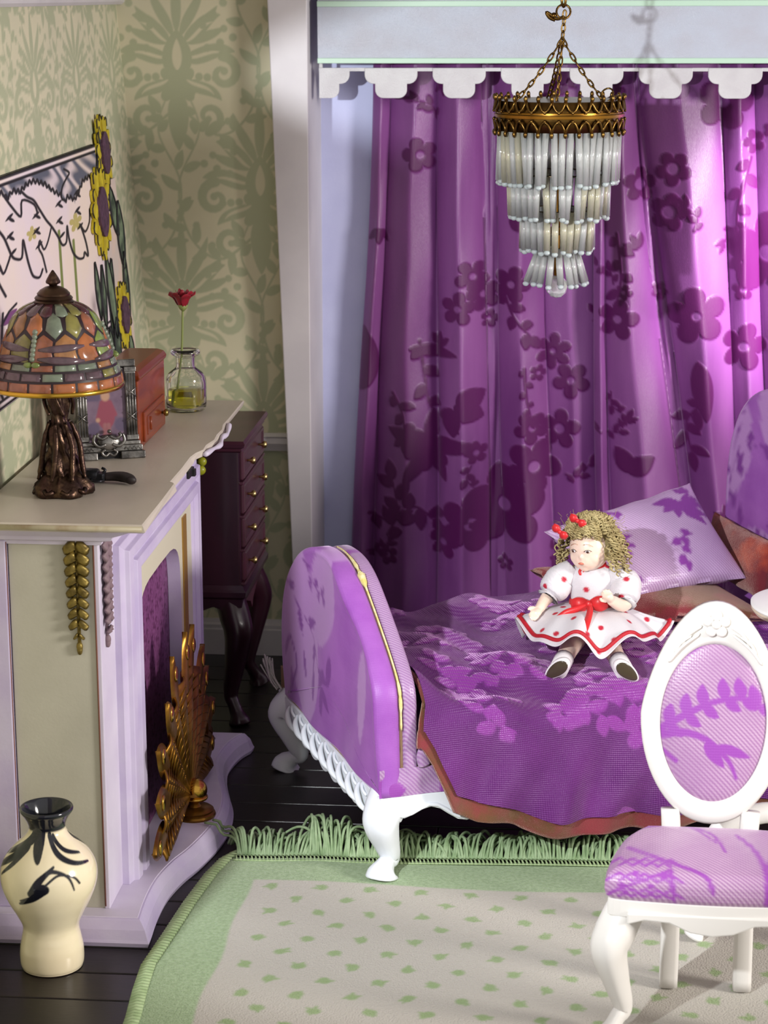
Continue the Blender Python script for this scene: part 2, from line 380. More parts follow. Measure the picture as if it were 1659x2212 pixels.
# body
obj('side_panel', MB().box(-1.475, -1.245, 5.422, 5.45, .072, 1.10), 'fp_panel', fp, world=True, smooth=False, bevel=.002)
obj('side_pilaster', MB().box(-1.548, -1.478, 5.408, 5.45, .072, 1.10), 'fp_lavender', fp, world=True, smooth=False, bevel=.004)
obj('corner_pilaster', MB().box(-1.249, -1.234, 5.418, 5.62, .072, 1.10), 'fp_white', fp, world=True, smooth=False, bevel=.003)
obj('body', MB().box(-1.548, -1.27, 5.45, 6.90, .072, 1.10), 'fp_white', fp, world=True, smooth=False)
obj('corner_pilaster', MB().box(-1.27, -1.234, 6.70, 6.90, .072, 1.10), 'fp_white', fp, world=True, smooth=False, bevel=.003)
obj('wear_seam', MB().tube([(-1.246, 5.418, .08), (-1.247, 5.418, 1.095)], .0025, 5), 'fp_wear', fp, world=True)
obj('wear_seam', MB().tube([(-1.478, 5.412, .08), (-1.478, 5.412, 1.095)], .002, 5), 'fp_wear', fp, world=True)
obj('frieze', MB().box(-1.25, -1.232, 5.45, 6.86, 1.03, 1.105), 'fp_white', fp, world=True, smooth=False)
# moulded frame round the opening: profile swept up, over and down (mitred)
prof = [(0, .0), (0, .024), (.03, .03), (.036, .044), (.075, .047), (.085, .036), (.10, .036), (.108, .050), (.15, .052), (.16, .040), (.178, .040), (.19, .030), (.205, .028), (.21, .004), (.21, 0)]
oy0, oy1, oz = 5.585, 6.765, 1.045
def frame_ring(k):
    out = []
    for d, h in prof:
        y0, y1, z1 = oy0+d, oy1-d*.80, oz-d*.62
        out.append({0: (-1.238+h, y0, .072), 1: (-1.238+h, y0, z1), 2: (-1.238+h, y1, z1), 3: (-1.238+h, y1, .072)}[k])
    return out
obj('moulded_frame', MB().rings([frame_ring(k) for k in range(4)]), 'fp_lavender', fp, world=True, smooth=False, bevel=.002)
iy0, iy1, iz = oy0+.21, oy1-.168, oz-.13
for k, q in enumerate([[(-1.236, 5.583, .075), (-1.236, 5.583, 1.045)], [(-1.21, iy0+.004, .075), (-1.21, iy0+.004, iz)]]):
    obj('wear_seam', MB().tube(q, .002, 5), 'fp_wear', fp, world=True)
# cornice under the shelf, stepping out
def corn(o, z): return [(-1.548, 5.42-o*.75, z), (-1.234+o, 5.42-o*.75, z), (-1.234+o, 6.90+o, z), (-1.548, 6.90+o, z)]
obj('cornice', MB().rings([corn(.008, 1.09), corn(.012, 1.10), corn(.04, 1.108), corn(.045, 1.118), corn(.07, 1.128), corn(.095, 1.14), corn(.10, 1.148)]), 'fp_white', fp, world=True, smooth=False)
# mantel shelf with its worn, uneven front edge
edge = [(-1.094, 5.318), (-1.096, 5.60), (-1.100, 5.80), (-1.104, 5.815), (-1.116, 5.83), (-1.115, 6.0), (-1.118, 6.16), (-1.112, 6.22), (-1.098, 6.27), (-1.101, 6.34), (-1.090, 6.42), (-1.095, 6.5), (-1.092, 6.58), (-1.102, 6.66), (-1.100, 6.75), (-1.102, 7.08)]
def shelf(o, z, jit=0): return [(-1.56, 5.318-o, z)]+[(a+o+jit*math.sin(b*37)*.006, b-(o if b < 5.33 else 0)+(o if b > 7 else 0), z) for a, b in edge]+[(-1.575, 7.08+o, z)]
obj('mantel_shelf', MB().rings([shelf(-.008, 1.146, 1), shelf(0, 1.150, 1), shelf(.001, 1.166), shelf(-.003, 1.170)]), 'fp_shelf', fp, world=True, smooth=False)
obj('shelf_lip', MB().tube([(-1.548, 5.316, 1.159), (-1.096, 5.316, 1.159)], .0075, 8), 'fp_shelf_edge', fp, world=True)
lip = bez([(-1.093, 6.26, 1.158), (-1.085, 6.36, 1.154), (-1.078, 6.44, 1.150), (-1.084, 6.52, 1.157), (-1.082, 6.6, 1.152), (-1.092, 6.70, 1.16)], 6)
obj('shelf_lip', MB().tube(lip, [.0075+.0018*math.sin(i*.7) for i in range(len(lip))], 8), 'fp_white', fp, world=True)
obj('hinge', MB().box(-1.113, -1.104, 6.05, 6.13, 1.128, 1.150).box(-1.112, -1.096, 6.10, 6.12, 1.125, 1.146), 'dark_iron', fp, world=True, smooth=False, bevel=.002)
# opening: cream board with rounded arch, gold strip, damask fireback
cy_, hw = 6.095, .325
arch = [(cy_-hw, .075), (cy_-hw, .60)]+[(cy_-hw*math.copysign(abs(math.cos(t))**.42, math.cos(t)), .60+.262*abs(math.sin(t))**.42) for t in np.linspace(.01, PI-.01, 17)]+[(cy_+hw, .60), (cy_+hw, .075)]
outer = [(iy0-.03, .073), (iy0-.03, .60)]+[(iy0-.03, iz+.02)]*6+[(iy0-.03+(iy1-iy0+.06)*k/6, iz+.02) for k in range(1, 6)]+[(iy1+.03, iz+.02)]*6+[(iy1+.03, .60), (iy1+.03, .073)]
n_ = min(len(arch), len(outer))
mbx = MB()
ring_f = [(-1.206, a, b) for a, b in arch]; ring_b = [(-1.246, a, b) for a, b in arch]; ring_o = [(-1.206, a, b) for a, b in outer[:len(arch)]]
assert len(ring_o) == len(ring_f), (len(arch), len(outer))
obj('arch_board', MB().rings([ring_o, ring_f], cap=False, closed=False), 'fp_cream', fp, world=True, smooth=False)
obj('arch_reveal', MB().rings([ring_f, ring_b], cap=False, closed=False), 'fp_lavender', fp, world=True)
obj('gold_strip', MB().box(-1.207, -1.2015, 6.455, 6.515, .075, iz), 'fp_gold', fp, world=True, smooth=False)
V, F, U, W_ = grid(lambda Y, z: (-1.247+0*Y, Y, z), np.linspace(5.76, 6.44, 120), np.linspace(.074, .86, 160))
p = Paint(U, W_, .005)
for r in range(8):
    for c in range(6): damask(p, 5.78+c*.14+(.07 if r % 2 else 0), .1+r*.105, .28)
obj('fireback', (V, F), 'fp_damask', fp, world=True, attrs={'pat': p.m}, fix=False)
# leaf garlands
def garland(parent, name, org, ax, out, h, wd, m, n=9):
    """org = top centre, ax = direction of width, out = outwards"""
    org, ax, out = Vector(org), Vector(ax), Vector(out); Z = Vector((0, 0, 1))
    g = obj(name, MB().tube([org+out*.004, org-Z*h*.97+out*.004], .005, 6), m, parent, world=True)
    for k in range(n):
        zc = -h*(k+.15)/(n+.6); sc = 1-.035*k-(.28 if k == n-1 else 0)
        for s in (-1, 1):
            b = org+Z*zc+out*.004
            L, a = wd*.60*sc, .95
            d = (ax*s*math.sin(a)+Z*math.cos(a)*.55).normalized(); nrm = d.cross(out).normalized()
            R = []
            for q in np.linspace(0, 1, 6):
                hw_ = .62*L*math.sin(PI*min(.999, q*.9+.06))**.8; c = b+d*(L*q)+out*(.006+.008*math.sin(PI*q))-Z*(.012*q*q)
                R.append([c-nrm*hw_-out*.004, c-nrm*hw_*.5+out*.003, c, c+nrm*hw_*.5+out*.003, c+nrm*hw_-out*.004, c-out*.006])
            obj('leaf', MB().rings(R), m, g, world=False)
            lf = COL.objects[-1]
            Mi = local(parent).inverted(); lf.data.transform(Mi)
    for k, (dz, r) in enumerate(((.955, .009), (.985, .008), (1.0, .007))):
        o = obj('bud', MB().sphere(org-Z*h*dz+out*.005, r, (1, 1, 1.5), 10, 8), m, g); o.data.transform(local(parent).inverted())
    return g
garland(fp, 'leaf_garland', (-1.292, 5.422, 1.085), (1, 0, 0), (0, -1, 0), .285, .062, 'garland_gold')
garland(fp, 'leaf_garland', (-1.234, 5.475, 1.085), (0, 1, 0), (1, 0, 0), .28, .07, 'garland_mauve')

# ================================================================ peacock fire screen
mat('brass', S(160, 116, 44), .34, metal=.85, col2=S(112, 76, 26), nscale=14, bump=.2, bscale=40)
mat('brass_bright', S(196, 152, 66), .18, metal=1)
pc = root('peacock_fire_screen', 'brass peacock fan fire screen standing on the white hearth', 'fire screen', (-1.155, 6.1, .0725))
obj('stand', MB().lathe([(.062, 0), (.064, .006), (.062, .012), (.056, .016), (.058, .022), (.05, .028), (.02, .032), (.014, .04), (.018, .05)], 36, (.03, .02, 0)), 'brass', pc, angle=.6)
obj('body', MB().sphere((.034, .02, .082), .036, (1, 1, 1.02), 28, 18).lathe([(.036, .064), (.0375, .06), (.036, .055)], 28, (.034, .02, 0)), 'brass_bright', pc)
obj('mount', MB().box(-.014, .004, -.08, .12, .05, .10), 'brass', pc, smooth=False, bevel=.01)
nf = 11
def fan_pt(th, k, xo=0):        # th 0..1 round the fan, k radius fraction
    a = math.radians(-8+196*th); Rm = .37*(1+.04*math.sin(th*PI))
    return (xo, -math.cos(a)*Rm*k*1.08, .075+math.sin(a)*Rm*k)
R = []
for k in np.linspace(.06, 1, 16):
    R.append([fan_pt(t, k, .016+.010*math.cos(t*nf*2*PI)*min(1, k*1.5)+.010*(1-k)) for t in np.linspace(0, 1, nf*10+1)])
o = obj('tail_fan', MB().rings(R, cap=False, closed=False), 'brass', pc)
md = o.modifiers.new('s', 'SOLIDIFY'); md.thickness = .006
ch_ = MB()
for i in range(nf):
    for j in range(8):
        k = .30+j*.085; t0 = (i+.5)/nf
        for s in (-1, 1): ch_.tube([fan_pt(t0, k-.05, .0125), fan_pt(t0+s*.22/nf, k, .0195), fan_pt(t0+s*.46/nf, k+.05, .027)], .0026, 5)
obj('chevrons', ch_, 'brass', o)
for k in range(nf):
    th = (k+.5)/nf; a = math.radians(-8+196*th); dv = Vector((0, -math.cos(a)*1.06, math.sin(a))); nv = Vector((0, -math.sin(a), -math.cos(a))); c0 = Vector(fan_pt(th, .84, .004+.008*(k % 2))); L = .150+(.035 if k in (4, 5, 6) else 0); R = []
    for q in np.linspace(0, 1, 11):
        ww = .050*(math.sin(PI*min(.9995, .30+.70*q)))**.62*(.8 if k in (4, 5, 6) else 1); c = c0+dv*(L*q)
        R.append([c-nv*ww, c-nv*ww*.8+Vector((.008, 0, 0)), c-nv*ww*.3+Vector((.012, 0, 0)), c+nv*ww*.3+Vector((.012, 0, 0)), c+nv*ww*.8+Vector((.008, 0, 0)), c+nv*ww, c-Vector((.004, 0, 0))])
    f_ = obj('feather', MB().rings(R), 'brass', pc, angle=1.0)
    obj('feather_eye', MB().sphere(c0+dv*(L*.66)+Vector((.012, 0, 0)), .020, (.3, 1, 1.2), 12, 8), 'brass_bright', f_)

# ================================================================ vase
mat('vase_glaze', S(250, 238, 204), .16, col2=S(240, 224, 188), nscale=5, coat=.6, attrs=[('blk', S(22, 24, 34), .12)])
vs = root('ceramic_vase', 'cream glazed vase with black rim and black brush strokes on the floor', 'vase', (-1.347, 5.215, 0))
vprof = [(0, 0), (.070, 0), (.080, .004), (.0835, .02), (.083, .05), (.078, .08), (.0735, .105), (.076, .125), (.09, .155), (.108, .19), (.121, .225), (.1255, .255), (.122, .283), (.108, .312), (.085, .338), (.062, .36), (.050, .376), (.0475, .39), (.052, .405), (.0605, .42), (.068, .431), (.0695, .438), (.066, .442), (.060, .436), (.050, .415), (.042, .39), (.04, .36), (.03, .30), (0, .30)]
sp = bez([(a, b, 0) for a, b in vprof], 15); prf = [(max(q.x, 0), q.y) for q in sp]
SEG = 360
mb = MB().lathe(prf, SEG)
th = np.tile(np.arange(SEG)*2*PI/SEG, len(prf)); zz = np.repeat([b for a, b in prf], SEG); rr = np.repeat([a for a, b in prf], SEG)
# brush strokes laid on the side that faces the room (theta about -pi/2)
p = Paint(((th+PI/2+PI) % (2*PI)-PI)*.11, zz, .0025)
vst = lambda P, *q: p.stroke([(t.x, t.y) for t in bez([(x, y, 0) for x, y in P], 6)], *q)
vst([(-.02, .40), (-.012, .36), (-.004, .325)], .04, .005)
vst([(-.07, .36), (-.10, .325), (-.15, .29), (-.20, .25)], .018, .004); vst([(-.06, .35), (-.085, .31), (-.12, .275)], .012, .003)
vst([(-.055, .375), (-.10, .35), (-.16, .32)], .02, .006)
vst([(-.045, .225), (-.01, .245), (.02, .275), (.05, .295), (.085, .285), (.10, .265)], .003, .003)
vst([(-.05, .215), (-.015, .235), (.012, .262)], .003, .015); vst([(-.01, .25), (.005, .285), (.04, .315)], .014, .003)
vst([(.0, .28), (.03, .305), (.07, .29), (.085, .25)], .007, .002)
vst([(.04, .38), (.06, .34), (.10, .315), (.15, .305)], .012, .003); vst([(.06, .375), (.09, .345), (.14, .33)], .01, .003)
vst([(.2, .36), (.26, .30), (.31, .25)], .014, .004); vst([(-.25, .36), (-.29, .29), (-.27, .24)], .014, .004)
blk = np.maximum(p.m, np.clip((zz-.384)/.006, 0, 1)); inner = (np.arange(len(zz)) > SEG*(len(prf)*.76))
blk = np.maximum(blk, inner & (zz > .28))
obj('body', mb, 'vase_glaze', vs, attrs={'blk': blk})

# ================================================================ table lamp
mat('bronze', S(66, 48, 40), .34, metal=.85, col2=S(120, 96, 74), nscale=50, bump=.8, bscale=45, lohi=(.5, .8))
mat('bronze_cap', S(96, 74, 58), .3, metal=.9, col2=S(60, 44, 36), nscale=12)
mat('lead', S(42, 28, 34), .35)
mat('gold_rim', S(200, 160, 62), .2, metal=1)
GL = {}
for nm, c in dict(orange=(176, 106, 62), amber=(170, 120, 74), olive=(140, 134, 70), green=(132, 150, 76), mauve=(98, 76, 84), plum=(82, 38, 48), sage=(126, 138, 118), rose=(160, 98, 72)).items():
    mat('pane_'+nm, S(*c), .22, col2=S(*[int(x*.78) for x in c]), nscale=22, coat=.5)
lp = root('table_lamp', 'stained glass dome table lamp with gold rim and bronze figure stem', 'lamp', (-1.381, 5.655, 1.1705))
R = []
for i, (r, z) in enumerate([(.072, 0), (.076, .008), (.074, .02), (.062, .034), (.05, .05), (.042, .06)]):
    R.append([((r*(1+.12*math.sin(5*t+i*.3)+.06*math.sin(9*t)))*math.cos(t), (r*(1+.12*math.sin(5*t+i*.3)))*math.sin(t), z+.006*math.sin(7*t)*(i > 1)) for t in np.linspace(0, 2*PI, 40, endpoint=False)])
obj('base', MB().rings(R), 'bronze', lp)
fig = MB()
st = [(.040, .05), (.044, .075), (.038, .10), (.030, .125), (.034, .15), (.030, .18), (.020, .20), (.019, .215), (.026, .235), (.030, .265), (.031, .29), (.028, .32), (.02, .34)]
R = [[((r*(1+.16*math.sin(6*t+z*60)+.08*math.sin(11*t-z*90)))*math.cos(t)-.04*max(0, z-.15)*.3, (r*(1+.16*math.sin(6*t+z*60)))*math.sin(t), z) for t in np.linspace(0, 2*PI, 36, endpoint=False)] for r, z in [(q.x, q.y) for q in bez([(a, b, 0) for a, b in st], 4)]]
obj('figure_stem', MB().rings(R), 'bronze', lp)
mbd = MB()
for k in range(7):
    a = k*.9; mbd.tube(bez([(.03*math.cos(a), .03*math.sin(a), .20), (.05*math.cos(a+.2), .05*math.sin(a+.2), .14), (.056*math.cos(a+.1), .056*math.sin(a+.1), .085), (.064*math.cos(a), .064*math.sin(a), .045)], 5), [.005]*3+[.008]*10+[.005]*3, 7)
for k in range(5):
    a = k*1.3+.4; mbd.tube(bez([(.034*math.cos(a), .034*math.sin(a), .30), (.040*math.cos(a+.5), .040*math.sin(a+.5), .26), (.034*math.cos(a+1), .034*math.sin(a+1), .22)], 5), .0055, 7)
for k in range(9):
    a = k*.7; mbd.tube([(.07*math.cos(a), .07*math.sin(a), .02), (.078*math.cos(a+.2), .078*math.sin(a+.2), .012), (.07*math.cos(a+.4), .07*math.sin(a+.4), .02)], .007, 7)
obj('drapery', mbd, 'bronze', lp)
# dome shade: dark came shell, panes proud of it
sx, sz = -.004, .0
dome = [(.175, .302), (.172, .326), (.152, .378), (.138, .415), (.128, .44), (.113, .478), (.086, .506), (.05, .522)]
dm = bez([(a, b, 0) for a, b in dome], 6)
dl = [0]
for a, b in zip(dm, dm[1:]): dl.append(dl[-1]+(b-a).length)
dl = np.array(dl)/dl[-1]
def dpt(t, th, off=0):
    r = np.interp(t, dl, [q.x for q in dm]); z = np.interp(t, dl, [q.y for q in dm])
    r2 = np.interp(t+.01, dl, [q.x for q in dm]); z2 = np.interp(t+.01, dl, [q.y for q in dm])
    nx, nz = (z2-z), -(r2-r); l = math.hypot(nx, nz) or 1
    return (sx+(r+off*nx/l)*math.cos(th), (r+off*nx/l)*math.sin(th), z+off*nz/l)
sh = obj('shade', MB().rings([[dpt(t, 2*PI*j/48) for j in range(48)] for t in np.linspace(0, 1, 24)]+[[dpt(t, 2*PI*j/48, -.006) for j in range(48)] for t in np.linspace(1, 0, 12)], cap=False), 'lead', lp)
obj('rim', MB().rings([[(sx+(.175+.006*math.cos(q))*math.cos(2*PI*j/60), (.175+.006*math.cos(q))*math.sin(2*PI*j/60), .300+.007*math.sin(q)) for q in np.linspace(0, 2*PI, 10, endpoint=False)] for j in range(60)], loop=True), 'gold_rim', lp)
def pane(poly, col, off=.0018):
    """poly in (t along dome, theta): thin proud patch"""
    n = len(poly); c = (sum(a for a, b in poly)/n, sum(b for a, b in poly)/n)
    V = []
    for sc, of in ((1, 0), (.96, off), (.5, off*1.4)):
        V += [dpt(c[0]+(a-c[0])*sc, c[1]+(b-c[1])*sc, of+.0006) for a, b in poly]
    V.append(dpt(c[0], c[1], off*1.5)); F = []
    for k in range(2): F += [(k*n+i, k*n+(i+1) % n, (k+1)*n+(i+1) % n, (k+1)*n+i) for i in range(n)]
    F += [(2*n+i, 2*n+(i+1) % n, 3*n) for i in range(n)]
    return obj('glass_pane', (V, F), 'pane_'+col, sh)
def rect(t0, t1, a0, a1, g=.05):
    ga = (a1-a0)*g; gt = .012
    P = []
    for k in range(5): P.append((t0+gt, a0+ga+(a1-a0-2*ga)*k/4))
    for k in range(5): P.append((t1-gt, a1-ga-(a1-a0-2*ga)*k/4))
    return P
rc = random.Random(3)
rows = [(.0, .115, 17, ['rose', 'orange', 'amber', 'rose']), (.115, .215, 18, ['sage', 'mauve', 'olive', 'mauve', 'sage']), (.215, .30, 16, ['amber', 'orange', 'rose', 'amber', 'sage'])]
for t0, t1, n, cs in rows:
    for k in range(n):
        a0 = 2*PI*(k+(.5 if t0 > .05 else .2))/n; pane(rect(t0, t1, a0, a0+2*PI/n), rc.choice(cs))
for k in range(14):
    a0 = 2*PI*k/14; d = 2*PI/14
    pane([(.31, a0+.03), (.40, a0-.02), (.52, a0+.02), (.60, a0+d*.5), (.53, a0+d-.03), (.42, a0+d-.06), (.31, a0+d-.03)], ['orange', 'amber', 'olive', 'rose', 'amber', 'orange', 'green'][k % 7])
    pane([(.55, a0+.02), (.64, a0-d*.42), (.76, a0-d*.36), (.84, a0-.02), (.76, a0+d*.36), (.64, a0+d*.42), ], ['green', 'olive', 'amber', 'orange', 'sage', 'olive', 'rose'][k % 7])
    pane([(.80, a0+d*.12), (.88, a0+.05), (.985, a0+.04), (.985, a0+d-.04), (.88, a0+d-.05), (.80, a0+d*.88), (.78, a0+d*.5)], ['plum', 'sage', 'olive', 'plum', 'mauve'][k % 5])
for k in range(3):     # dragonflies: two long wings each side, a beaded body
    a = -PI/2-.18+k*2*PI/3
    for s in (-1, 1):
        for tc, L, dd in ((.44, .92, .03), (.35, .86, -.03)):
            P = [(tc+dd*q+.040*math.sin(PI*max(.03, min(.97, q)))**.6*sg, a+s*(.08+L*q)) for q, sg in [(q, 1) for q in np.linspace(0, 1, 8)]+[(q, -1) for q in np.linspace(1, 0, 8)]]
            pane(P, 'mauve', .0042)
    for q in range(7): 
        c = dpt(.62-.045*q, a+.0*q, .004); obj('glass_pane', MB().sphere(c, .0075, (1, 1, 1), 10, 8), 'pane_sage', sh)
    for s in (-1, 1):
        c = dpt(.29, a+s*.07, .003); obj('glass_pane', MB().sphere(c, .011, (1.1, .6, .7), 10, 8), 'pane_green', sh)
obj('cap', MB().lathe([(.052, .518), (.053, .524), (.049, .528), (.051, .533), (.047, .538), (.043, .540), (.044, .545), (.036, .554), (.022, .562), (.012, .565), (.0, .565)], 32, (sx, 0, 0)), 'bronze_cap', lp, angle=.5)
obj('finial', MB().lathe([(.010, .562), (.011, .568), (.019, .572), (.0195, .577), (.015, .586), (.009, .596), (.003, .605), (0, .607)], 24, (sx, 0, 0)), 'bronze', lp)

# ================================================================ pistol
mat('gunmetal', S(58, 58, 62), .36, metal=.8, bump=.3, bscale=60)
mat('grip_wood', S(44, 34, 32), .55, col2=S(32, 24, 24), nscale=20)
gn = root('toy_pistol', 'small dark toy pistol with curved grip lying on the mantel', 'pistol', (-1.30, 5.80, 1.17), -.06)
obj('grip', MB().tube(bez([(.005, 0, .017), (.035, .004, .0185), (.065, -.004, .018), (.084, -.022, .016), (.088, -.034, .013)], 5), [.014, .0145, .015, .0155, .016, .0165, .017, .0175, .018, .018, .018, .0178, .0175, .017, .0165, .016, .0155, .015, .012, .008, .003], 12, flat=.8), 'grip_wood', gn)
obj('frame', MB().box(-.062, .008, -.020, .016, .004, .030), 'gunmetal', gn, smooth=False, bevel=.006)
obj('cylinder', MB().lathe([(.0, -.052), (.017, -.052), (.019, -.048), (.019, -.016), (.017, -.012), (0, -.012)], 14, (0, -.003, .022), 'x'), 'gunmetal', gn, angle=.5)
obj('barrel', MB().tube([(-.055, .002, .022), (-.14, .012, .022)], .0085, 12), 'gunmetal', gn)
obj('hammer', MB().tube(bez([(.0, .0, .028), (.006, .002, .036), (-.004, .004, .041)], 4), .004, 7), 'gunmetal', gn)
obj('trigger_guard', MB().tube(bez([(-.03, -.02, .012), (-.02, -.036, .012), (.0, -.036, .012), (.008, -.02, .012)], 5), .003, 6), 'gunmetal', gn)

# ================================================================ picture frame
mat('pewter', S(150, 147, 143), .3, metal=.85, col2=S(84, 82, 80), nscale=30, bump=.4, bscale=70)
mat('pewter_dark', S(38, 37, 38), .5, metal=.6)
mat('photo_print', S(122, 100, 120), .4, attrs=[('bg', S(92, 78, 104)), ('dress', S(140, 66, 84)), ('skin', S(184, 144, 120)), ('leg', S(150, 96, 100))], col2=S(104, 82, 104), nscale=30)
pf = root('picture_frame', 'pewter photo frame with fluted columns behind the lamp', 'picture frame', (-1.350, 6.11, 1.17), math.radians(22))
tl = Matrix.Rotation(-.10, 4, 'X')
def T(mb): return mb.xf(tl)
hwf = .088
obj('back_plate', T(MB().box(-hwf, hwf, .008, .018, .0, .285)), 'pewter_dark', pf, smooth=False)
obj('base_bar', T(MB().box(-hwf-.018, -.034, -.012, .02, 0, .022).box(.034, hwf+.018, -.012, .02, 0, .022).box(-hwf-.012, hwf+.012, -.006, .02, .022, .040).box(-hwf-.006, hwf+.006, -.004, .02, .040, .052)), 'pewter', pf, smooth=False, bevel=.003)
zg = MB()
for s in (-1, 1): zg.tube([(s*(.045+.006*k), -.0075, .028+(.007 if k % 2 else 0)) for k in range(9)], .0022, 5)
obj('zigzag', T(zg), 'pewter', pf)
for s in (-1, 1):
    cb = MB()
    cb.box(s*.072-.016, s*.072+.016, -.0005, .012, .054, .268)
    cl = obj('column', T(cb), 'pewter', pf, smooth=False, bevel=.002)
    for z_ in (.054, .252): obj('capital', T(MB().box(s*.072-.018, s*.072+.018, -.005, .014, z_, z_+.015)), 'pewter', cl, smooth=False, bevel=.002)
    fl_ = MB()
    for k in range(4): fl_.tube([(s*.072-.012+.008*k, -.002, .068), (s*.072-.012+.008*k, -.002, .248)], .0032, 6)
    for z0 in (.11, .18):
        fl_.tube([(s*.072-.015, -.005, z0), (s*.072+.015, -.005, z0+.026)], .0025, 5).tube([(s*.072+.015, -.005, z0), (s*.072-.015, -.005, z0+.026)], .0025, 5)
    obj('flutes', T(fl_), 'pewter', cl)
obj('top_bar', T(MB().box(-hwf, hwf, -.004, .018, .268, .288).tube([(-.05, -.005, .262), (-.02, -.006, .256), (0, -.006, .262), (.02, -.006, .256), (.05, -.005, .262)], .005, 6)), 'pewter', pf, smooth=False, bevel=.002)
orn = MB()
for s in (-1, 1):
    orn.tube(bez([(0, -.012, .02), (s*.012, -.014, .012), (s*.022, -.014, .022), (s*.012, -.014, .03)], 5), .004, 7)
    orn.tube(bez([(s*.01, -.014, .045), (s*.03, -.015, .04), (s*.045, -.015, .055), (s*.040, -.015, .075)], 5), .005, 7)
    orn.tube(bez([(s*.004, -.014, .07), (s*.02, -.016, .062), (s*.034, -.016, .07), (s*.03, -.015, .078)], 5), .005, 7)
orn.sphere((0, -.006, .05), .03, (1.2, .35, .8), 16, 10)
orn.sphere((.002, -.014, .083), .006, (1, 1, 1), 10, 8)
obj('crest', T(orn), 'pewter', pf)
V, F, U, W_ = grid(lambda a, b: (a, .0065+0*a, b), np.linspace(-.056, .056, 60), np.linspace(.052, .262, 110))
q = [Paint(U, W_, .006) for _ in range(4)]
q[0].stroke([(-.05, .225), (.05, .215)], .008); q[0].stroke([(-.055, .19), (-.03, .19)], .02); q[0].disc(.042, .10, .02); q[0].disc(-.04, .09, .018)
q[1].leaf(-.002, .085, .10, .026, PI/2); q[1].stroke([(-.012, .165), (-.025, .12)], .007); q[1].stroke([(.01, .165), (.024, .13)], .007)
q[2].disc(-.002, .185, .013, sy=1.2); q[2].disc(-.026, .115, .006); q[3].stroke([(-.008, .06), (-.006, .10)], .006); q[3].stroke([(.006, .06), (.004, .10)], .006)
V = np.array([tuple(tl @ Vector(t)) for t in V])
obj('photo', (V, F), 'photo_print', pf, attrs=dict(bg=q[0].m, dress=q[1].m, skin=q[2].m, leg=q[3].m), fix=False)
obj('strut', MB().add([tuple(tl @ Vector(t)) for t in [(-.02, .019, .2), (.02, .019, .2), (.02, .019, .15), (-.02, .019, .15)]]+[(-.02, .09, 0), (.02, .09, 0), (.02, .084, 0), (-.02, .084, 0)], [(0, 1, 5, 4), (3, 2, 6, 7), (0, 3, 7, 4), (1, 2, 6, 5), (4, 5, 6, 7), (0, 1, 2, 3)]), 'pewter_dark', pf, smooth=False)

# ================================================================ wooden box
mat('cherry', S(142, 62, 24), .34, col2=S(112, 44, 16), nscale=5, stretch=(1, 1, 6), coat=.3)
mat('cherry_edge', S(116, 46, 18), .3, coat=.3)
mat('brass_knob', S(150, 130, 70), .25, metal=1)
bx_ = root('wooden_box', 'glossy cherry wood box with small drawer on the mantel', 'box', (-1.345, 6.455, 1.17))
obj('body', MB().box(-.065, .058, -.207, .205, 0, .215), 'cherry', bx_, smooth=False, bevel=.004)
R = [[(-.069-o, -.211-o, z), (.062+o, -.211-o, z), (.062+o, .209+o, z), (-.069-o, .209+o, z)] for o, z in ((-.004, .205), (.002, .212), (.003, .222), (-.004, .234), (-.02, .242))]
obj('lid', MB().rings(R), 'cherry_edge', bx_, smooth=False, bevel=.003)
dr = obj('drawer', MB().box(.056, .066, -.155, .16, .014, .104), 'cherry', bx_, smooth=False, bevel=.003)
obj('drawer_panel', MB().box(.064, .069, -.125, .13, .030, .088), 'cherry_edge', dr, smooth=False, bevel=.004)
obj('knob', MB().lathe([(.004, 0), (.004, .008), (.010, .012), (.012, .017), (.009, .023), (0, .025)], 16, (.066, .09, .058), 'x'), 'brass_knob', dr)
obj('label_holder', MB().tube([(.070, -.09, .04), (.070, -.09, .08)], .004, 6), 'cherry', dr)

# ================================================================ bottle and rose
mat('glass', (1, 1, 1, 1), .02, trans=1, ior=1.45)
mat('yellow_water', S(216, 214, 60), .02, trans=1, ior=1.33)
bt = root('glass_bottle', 'small clear glass bottle half filled with yellow liquid', 'bottle', (-1.262, 6.892, 1.17))
go = bez([(q[0], q[1], 0) for q in [(.03, 0), (.056, .001), (.064, .012), (.066, .04), (.066, .095), (.060, .118), (.042, .134), (.033, .142), (.031, .155), (.033, .176), (.045, .184), (.048, .192), (.044, .200)]], 3)
gi = [(.026, .200), (.024, .17), (.024, .146), (.036, .128), (.054, .112), (.059, .09), (.059, .03), (.055, .010), (0, .008)]
obj('glass_body', MB().lathe([(0, 0)]+[(t.x, t.y) for t in go]+gi, 48), 'glass', bt)
obj('liquid', MB().lathe([(0, .0085), (.0545, .0105), (.0585, .03), (.0585, .071), (.056, .0735), (0, .073)], 48), 'yellow_water', bt)
mat('stem_green', S(128, 140, 78), .5); mat('rose_red', S(150, 22, 40), .5, sheen=.3, col2=S(110, 12, 26), nscale=30); mat('leaf_g', S(104, 120, 66), .5)
RSC = 1.45
rs = root('red_rose', 'single red rose on a thin green stem in the bottle', 'flower', (-1.262, 6.892, 1.18))
stp = bez([(-.034, 0, .002), (-.03, 0, .05), (-.018, 0, .13), (-.010, 0, .20), (-.006, 0, .29), (-.004, 0, .325)], 5)
obj('stem', MB().tube(stp, .0038, 8), 'stem_green', rs)
obj('sepals', MB().lathe([(.002, .312), (.012, .322), (.018, .334), (.012, .336), (0, .33)], 12, (-.004, 0, 0)), 'stem_green', rs)
